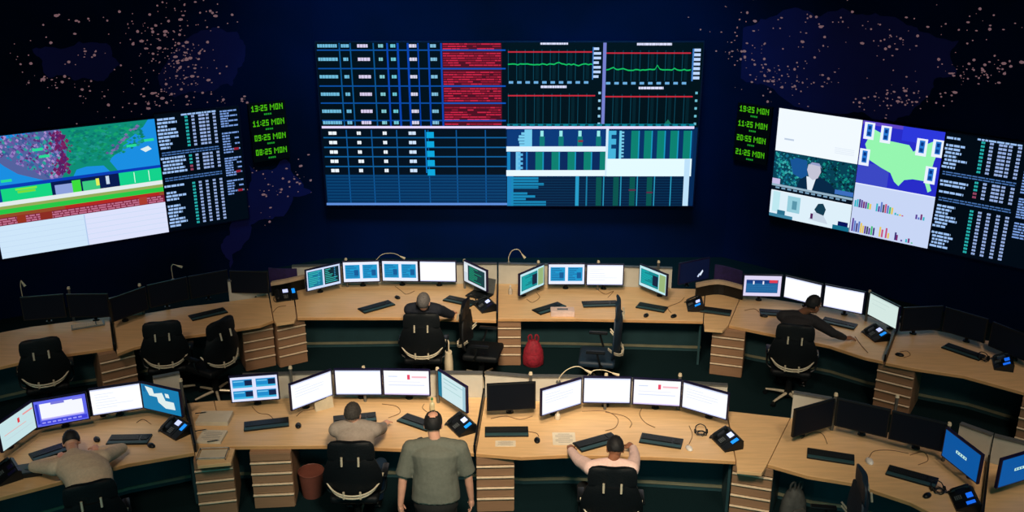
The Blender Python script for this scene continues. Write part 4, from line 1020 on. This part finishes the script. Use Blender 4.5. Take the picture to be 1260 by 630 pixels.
def person(loc, yaw, label, shirt, pants, hair_m, skin='fair', pelvis=(0,0,.57), chest=(0,.05,.98), neck=(0,.1,1.13), headc=(0,.13,1.28), facing=(0,1,0), hup=None,
           hands=((-.25,.45,.78),(.25,.45,.78)), seated=True, hint=((-.6,-.2,-1),(.6,-.2,-1)), sleeve='long', hair='short', broad=1.0, feet=None, hdir=None, palm=((0,0,-1),(0,0,-1)), curl=.5, belly=1.0, legs=True, knees=None):
    r = empty('person', loc, math.radians(yaw), label, 'person')
    Pv, Ch, Nk, Hc = V(pelvis), V(chest), V(neck), V(headc)
    sp = (Nk-Pv).normalized(); X = V((1,0,0)); Yf = X.cross(sp)*-1
    Yf = sp.cross(X)*1.0
    Yf = V((0, sp.z, -sp.y)).normalized()   # forward-facing normal of the trunk
    def sec(k): # point along bent spine
        if k < .5: return Pv.lerp(Ch, k*2)
        return Ch.lerp(Nk, (k-.5)*2)
    shl = Ch.lerp(Nk, .62); sw = .185*broad
    Sh = [shl+X*(-sw), shl+X*sw]
    def torso(g):
        prof = ([(-.10,.13,.10)] if seated or g == 0 else [])+[(.0,.175,.125),(.15,.168,.12*belly),(.35,.155,.115*belly),(.55,.172,.12),(.7,.188,.122),(.82,.175,.105),(.9,.12,.08),(.97,.065,.06)]
        b = MB(); b.loft([((sec(k) if k >= 0 else Pv+sp*k), X, Yf, w*broad+g, d*broad+g) for k, w, d in prof], 24); return b
    UA, FA = .31, .28; E = []; Hn = []
    for i in (0, 1):
        e, t = ik(Sh[i], hands[i], UA, FA, hint[i]); E.append(e); Hn.append(t)
    hipo = .095
    hips = [Pv+X*(-hipo)-sp*.02, Pv+X*hipo-sp*.02]
    if seated:
        kn = knees or [V((-.14, Pv.y+.44, .5)), V((.14, Pv.y+.44, .5))]; ft = feet or [V((-.15, Pv.y+.42, .09)), V((.15, Pv.y+.42, .09))]
        kn = [V(k) for k in kn]; ft = [V(k) for k in ft]
    else:
        ft = [V(f) for f in (feet or ((-.13,.0,.09),(.13,.0,.09)))]; kn = [(h+f)/2+V((0,.03,.02)) for h, f in zip(hips, ft)]
    b = torso(0)
    for i, s in ((0, -1), (1, 1)):
        limb(b, [Sh[i], (Sh[i]+E[i])/2, E[i]], [.058,.05,.042]); limb(b, [E[i], E[i].lerp(Hn[i], .35), Hn[i]], [.042,.04,.026])
        D = (V(hdir[i]) if hdir else (Hn[i]-E[i]).normalized()+V((0,0,-.0)))
        hand(b, Hn[i], D, palm[i], s, curl)
        limb(b, [hips[i], (hips[i]+kn[i])/2, kn[i]], [.088,.076,.058]); limb(b, [kn[i], kn[i].lerp(ft[i], .35), ft[i]], [.056,.054,.038])
    # neck and head
    f = V(facing).normalized(); up = V(hup).normalized() if hup else V((0,0,1)); up = (up-f*up.dot(f)).normalized(); xr = f.cross(up).normalized()
    M = MX(((xr.x, f.x, up.x, 0),(xr.y, f.y, up.y, 0),(xr.z, f.z, up.z, 0),(0,0,0,1)))
    b.tube([Nk-sp*.05, Nk, Hc-up*.05-f*.015], [.066,.056,.054], 14, 2)
    b.sph(Hc+up*.02-f*.005, (.078,.098,.102), M, 24); b.sph(Hc-up*.05+f*.025, (.06,.07,.065), M, 20); b.sph(Hc-up*.095+f*.065, (.026,.022,.02), M, 12)
    b.tube([Hc+up*.02+f*.088, Hc-up*.012+f*.106, Hc-up*.026+f*.112], [.009,.012,.015], 8, 2)
    b.sph(Hc+up*.036+f*.078, (.055,.02,.012), M, 12)
    for s in (-1, 1): b.sph(Hc+xr*s*.079-f*.008-up*.012, (.012,.02,.032), M, 12)
    b.sph(Hc-up*.058+f*.092, (.026,.012,.007), M, 12)
    remesh(b, 'body', SKINS[skin], r, .0055, 3)
    for s in (-1, 1):
        MB().sph(Hc+xr*s*.032+f*.086+up*.008, (.012,.010,.009), M, 12).build('eye', mat('eye_white', (220,220,215), .2), r, True)
        MB().box((0,0,0), (.032,.008,.006), .002, MX.Translation(Hc+xr*s*.033+f*.1+up*.034) @ M).build('eyebrow', hair_m, r)
    # hair: cap over the skull, trimmed along a hairline
    hb = bmesh.new(); bmesh.ops.create_uvsphere(hb, u_segments=40, v_segments=28, radius=1.0)
    def keep(c):   # c in head space (x right, y front, z up), unit
        x, y, z = c
        if hair == 'bald': return (-.3*y+.95*z) < .77 and z > -.5+max(0, y)*1.2 and y < .45
        if hair == 'long': return z > -.75+max(0, y)*2.1 and not (y > .62 and z < .45)
        return z > -.42+max(0, y+.1)*1.25 and not (y > .72 and z < .55)
    dead = [fc for fc in hb.faces if not keep(fc.calc_center_median())]; bmesh.ops.delete(hb, geom=dead, context='FACES')
    rn = random.Random(int(loc[0]*100))
    for v in hb.verts:
        k = 1+.035*math.sin(v.co.x*17+v.co.z*11)*math.sin(v.co.y*15); v.co = V((v.co.x*.0875*k, v.co.y*.109*k, v.co.z*.113*k))
    bmesh.ops.solidify(hb, geom=hb.faces[:], thickness=.012)
    bmesh.ops.transform(hb, matrix=MX.Translation(Hc+up*.022-f*.006) @ M, verts=hb.verts[:])
    me = bpy.data.meshes.new('hair'); hb.to_mesh(me); hb.free(); me.materials.append(hair_m)
    for p_ in me.polygons: p_.use_smooth = True
    ho = bpy.data.objects.new('hair', me); C.objects.link(ho); ho.parent = r
    # shirt
    b = torso(.017)
    for i in (0, 1):
        if sleeve == 'long':
            limb(b, [Sh[i], (Sh[i]+E[i])/2, E[i]], [.083,.07,.058]); b.tube([E[i], E[i].lerp(Hn[i], .4), E[i].lerp(Hn[i], .93)], [.058,.052,.04], 14, 4); b.sph(E[i], (.057,)*3)
        else:
            e2 = Sh[i].lerp(E[i], .86); limb(b, [Sh[i], (Sh[i]+e2)/2], [.088,.086]); b.tube([(Sh[i]+e2)/2, e2], [.086,.084], 16, 1)
    # yoke over the shoulders and a collar band
    b.tube([Sh[0]+sp*.01, shl+sp*.035, Sh[1]+sp*.01], [.074,.08,.074], 16, 3)
    b.tube([Nk-sp*.05, Nk+(Hc-Nk).normalized()*.012], [.085,.068], 16, 1)
    hem = MB().loft([(Pv+sp*k, X, Yf, w*broad, d*broad*max(1, belly)) for k, w, d in ((-.04 if seated else -.01,.19,.145),(.05,.198,.15),(.18,.19,.14))], 24)
    if seated: b.add(hem)
    else: hem.b.free()
    # creases
    so = remesh(b, 'shirt', shirt, r, .009, 3)
    tex = bpy.data.textures.new('folds', 'CLOUDS'); tex.noise_scale = .13
    md = so.modifiers.new('folds', 'DISPLACE'); md.texture = tex; md.strength = .014; md.mid_level = .5; md.texture_coords = 'LOCAL'
    # trousers
    b = MB(); b.loft([(Pv+sp*k, X, Yf, w*broad, d*broad*max(1, belly*.95)) for k, w, d in (((-.12,.15,.12),(-.05,.185,.138),(.05,.187,.138),(.09,.18,.13)) if seated else ((-.14,.14,.11),(-.06,.172,.125),(.03,.165,.118),(.06,.15,.11)))], 22)
    for i in (0, 1):
        limb(b, [hips[i], (hips[i]+kn[i])/2, kn[i]], [.108,.095,.076]); b.tube([kn[i], kn[i].lerp(ft[i], .5), ft[i]+V((0,0,-.01))], [.076,.068,.062], 14, 4)
    remesh(b, 'trousers', pants, r, .011, 4)
    for i in (0, 1):
        z = ft[i]; b = MB(); b.sph((z.x, z.y+.03, .045+z.z-.09), (.045,.1,.042)); b.sph((z.x, z.y+.11, .035+z.z-.09), (.048,.085,.033)); b.box((z.x, z.y+.06, .012+z.z-.09), (.085,.26,.02), .008)
        remesh(b, 'shoe', mat('shoe_black', (16,16,16), .4), r, .008, 3)
    return r
HAIRG = mat('hair_grey', (58,54,50), .8, var=.4, scale=60); HAIRD = mat('hair_dark', (14,14,16), .7, var=.4, scale=60); HAIRS = mat('hair_silver', (96,92,90), .8, var=.3, scale=60)
SH_G = mat('shirt_grey', (158,146,134), .85, var=.08, scale=40); SH_GR = mat('shirt_sage', (98,102,92), .85, var=.08, scale=40); SH_P = mat('shirt_pink', (238,204,194), .85, var=.08, scale=40)
SH_W = mat('shirt_cream', (212,190,164), .85, var=.08, scale=40); SH_B = mat('shirt_black', (30,30,34), .85, var=.2, scale=40); SH_N = mat('shirt_navy', (14,22,36), .85, var=.2, scale=40)
PN_D = mat('trousers_dark', (12,18,22), .85); PN_N = mat('trousers_blue', (16,46,72), .85); PN_K = mat('trousers_olive', (70,66,44), .85)
def wloc(c, dy=.0, dx=.0):   # a spot over the seat of a chair
    rz = c.rotation_euler.z; return (c.location.x-math.sin(rz)*dy+math.cos(rz)*dx, c.location.y+math.cos(rz)*dy+math.sin(rz)*dx, 0)
def rel(pl, yaw, w):  # world point -> person space
    d = V(w)-V(pl); a = -math.radians(yaw); return V((d.x*math.cos(a)-d.y*math.sin(a), d.x*math.sin(a)+d.y*math.cos(a), d.z))
# seated man in grey
L = wloc(CH_['grey'], .02); person(L, 0, 'seated man in a grey shirt with short grey hair, right arm on desk', SH_G, PN_N, HAIRG, pelvis=(0,-.02,.6), chest=(0,.08,1.0), neck=(0,.16,1.17), headc=rel(L,0,at(434,510,1.26)), facing=(.12,1,-.25),
   hands=(rel(L,0,at(418,523,.80)), rel(L,0,at(474,522,.8))), hint=((-1,-.3,-.4),(1,-.2,-.5)), broad=1.08, palm=((0,0,-1),(0,0,-1)), hdir=((.3,1,-.1),(.35,1,-.05)), knees=[(-.14,.42,.5),(.2,.42,.5)])
# man in pink
L = wloc(CH_['pink'], .04); person(L, -3, 'man in a pale pink shirt seated with both arms stretched on the desk', SH_P, PN_D, HAIRD, 'brown', pelvis=(0,.0,.52), chest=(0,.06,.86), neck=(0,.11,1.0), headc=rel(L,-3,at(757,552,1.13)), facing=(-.05,.85,-.5), hup=(0,.5,.85),
   hands=(rel(L,-3,at(696,549,.79)), rel(L,-3,at(780,537,.79))), hint=((-1,-.4,-.1),(1,-.3,.0)), broad=1.08, hdir=((.1,1,-.1),(-.5,1,-.1)), curl=.9, knees=[(-.26,.4,.5),(.18,.42,.5)])
# slumped man in white
L = wloc(CH_['white'], .12); person(L, 24, 'man in a cream white shirt bent low over the front left desk', SH_W, PN_D, HAIRD, 'fair', pelvis=(0,.02,.6), chest=(0,.26,.86), neck=rel(L,24,at(89,550,.96))+V((0,-.1,-.01)), headc=rel(L,24,at(88,544,.96)), facing=(0,.5,-.86), hup=(0,.86,.5),
   hands=(rel(L,24,at(72,564,.80)), rel(L,24,at(121,553,.8))), hint=((-1,-.3,.1),(1,-.4,.1)), broad=1.24, hdir=((.4,1,0),(-.5,1,0)), curl=.6)
# grey-haired person
L = wloc(CH_['hair'], .02); person(L, 0, 'grey-haired person in dark clothes hidden behind a black office chair, back row', SH_N, PN_D, HAIRS, pelvis=(0,-.02,.58), chest=(0,.1,.97), neck=(0,.18,1.12), headc=rel(L,0,at(521,372,1.24)), facing=(.15,1,-.3), hair='long',
   hands=(rel(L,0,at(505,380,.80)), rel(L,0,at(556,386,.79))), hint=((-1,-.3,-.4),(1,-.3,-.4)), hdir=((.3,1,-.1),(.2,1,-.1)))
# man in black
L = wloc(CH_['black'], .08); person(L, -22, 'man in black with short dark hair looking right, hand on the back row desk', SH_B, PN_D, HAIRD, 'brown', pelvis=(0,.0,.58), chest=(0,.1,.98), neck=(.03,.2,1.13), headc=rel(L,-22,at(1001,375,1.3)), facing=(.75,.62,-.2),
   hands=(rel(L,-22,at(962,386,.80)), rel(L,-22,at(1040,416,.79))), hint=((-1,-.3,-.3),(1,-.4,-.4)), hdir=((.3,1,-.1),(.9,.6,-.05)), broad=1.05)
# standing man
q = at(535, 640, .85); L = (q.x, 8.22, 0); person(L, 0, 'balding man in a short-sleeved sage shirt standing with his back to us', SH_GR, mat('trousers_black', (10,14,14), .85), HAIRD, pelvis=(0,-.02,.96), chest=(0,.06,1.34), neck=(0,.11,1.5), headc=(-.02,.17,1.655), facing=(0,.95,-.35), hup=(0,.35,1),
   hands=((-.35,.0,.84),(.33,.12,.86)), hint=((-.8,-.6,0),(.8,-.6,0)), seated=False, sleeve='short', hair='bald', broad=1.24, belly=1.08, hdir=((.05,.15,-1),(0,.15,-1)), palm=((1,0,0),(-1,0,0)), curl=.4)
#WATCH
# ------------------------------------------------------------------ light
def area(loc, size, power, col, rot=(0,0,0), name='added_light', spread=180, sy=None):
    l = bpy.data.lights.new(name, 'AREA'); l.energy = power; l.color = col; l.size = size; l.spread = math.radians(spread)
    if sy: l.shape = 'RECTANGLE'; l.size_y = sy
    o = bpy.data.objects.new(name, l); C.objects.link(o); o.location = loc; o.rotation_euler = rot; return o
def spot(loc, target, power, col, ang, blend=1.0, rad=.25, name='ceiling_spot'):
    l = bpy.data.lights.new(name, 'SPOT'); l.energy = power; l.color = col; l.spot_size = math.radians(ang); l.spot_blend = blend; l.shadow_soft_size = rad
    o = bpy.data.objects.new(name, l); C.objects.link(o); o.location = loc; o.rotation_euler = (V(target)-V(loc)).to_track_quat('-Z', 'Y').to_euler(); return o
WARM = (1.0, .81, .60)
spot((0.3, 3.6, 7.2), (0.3, 9.9, .7), 3100, WARM, 50, rad=.6)
spot((0.0, 7.2, 7.4), (0.0, 13.2, .7), 2500, WARM, 52, rad=.6)
spot((-3.4, 4.0, 7.2), (-3.8, 9.6, .7), 650, WARM, 52, rad=.6)
spot((3.8, 3.8, 7.2), (4.0, 9.2, .7), 700, WARM, 52, rad=.6)
spot((-5.2, 7.4, 7.4), (-4.8, 12.3, .7), 520, (1,.76,.62), 54, rad=.6)
spot((5.2, 7, 7.4), (5.2, 11.7, .7), 520, (1,.76,.62), 54, rad=.6)
w = bpy.data.worlds.new('teal_fill'); w.use_nodes = True; bg = w.node_tree.nodes['Background']; bg.inputs[0].default_value = (.10, .60, .66, 1); bg.inputs[1].default_value = .65  # teal background added as fill to lift the shadows
bpy.context.scene.world = w
area((0, 14.6, 7.2), 7, 85, (.07, .6, 1), sy=1, rot=(math.radians(24), 0, 0), name='added_blue_wash', spread=64)  # added blue lamp, only there to brighten the central wall
cam = bpy.data.cameras.new('camera'); co = bpy.data.objects.new('camera', cam); C.objects.link(co)
co.location = (0, 0, CH); co.rotation_euler = (math.radians(90)-PIT, 0, 0); cam.sensor_width = 36; cam.lens = F/1260*36; cam.clip_end = 100
sc = bpy.context.scene; sc.camera = co
sc.view_settings.view_transform = 'Standard'; sc.view_settings.look = 'None'; sc.view_settings.gamma = 1; sc.view_settings.exposure = 0; sc.view_settings.use_curve_mapping = False
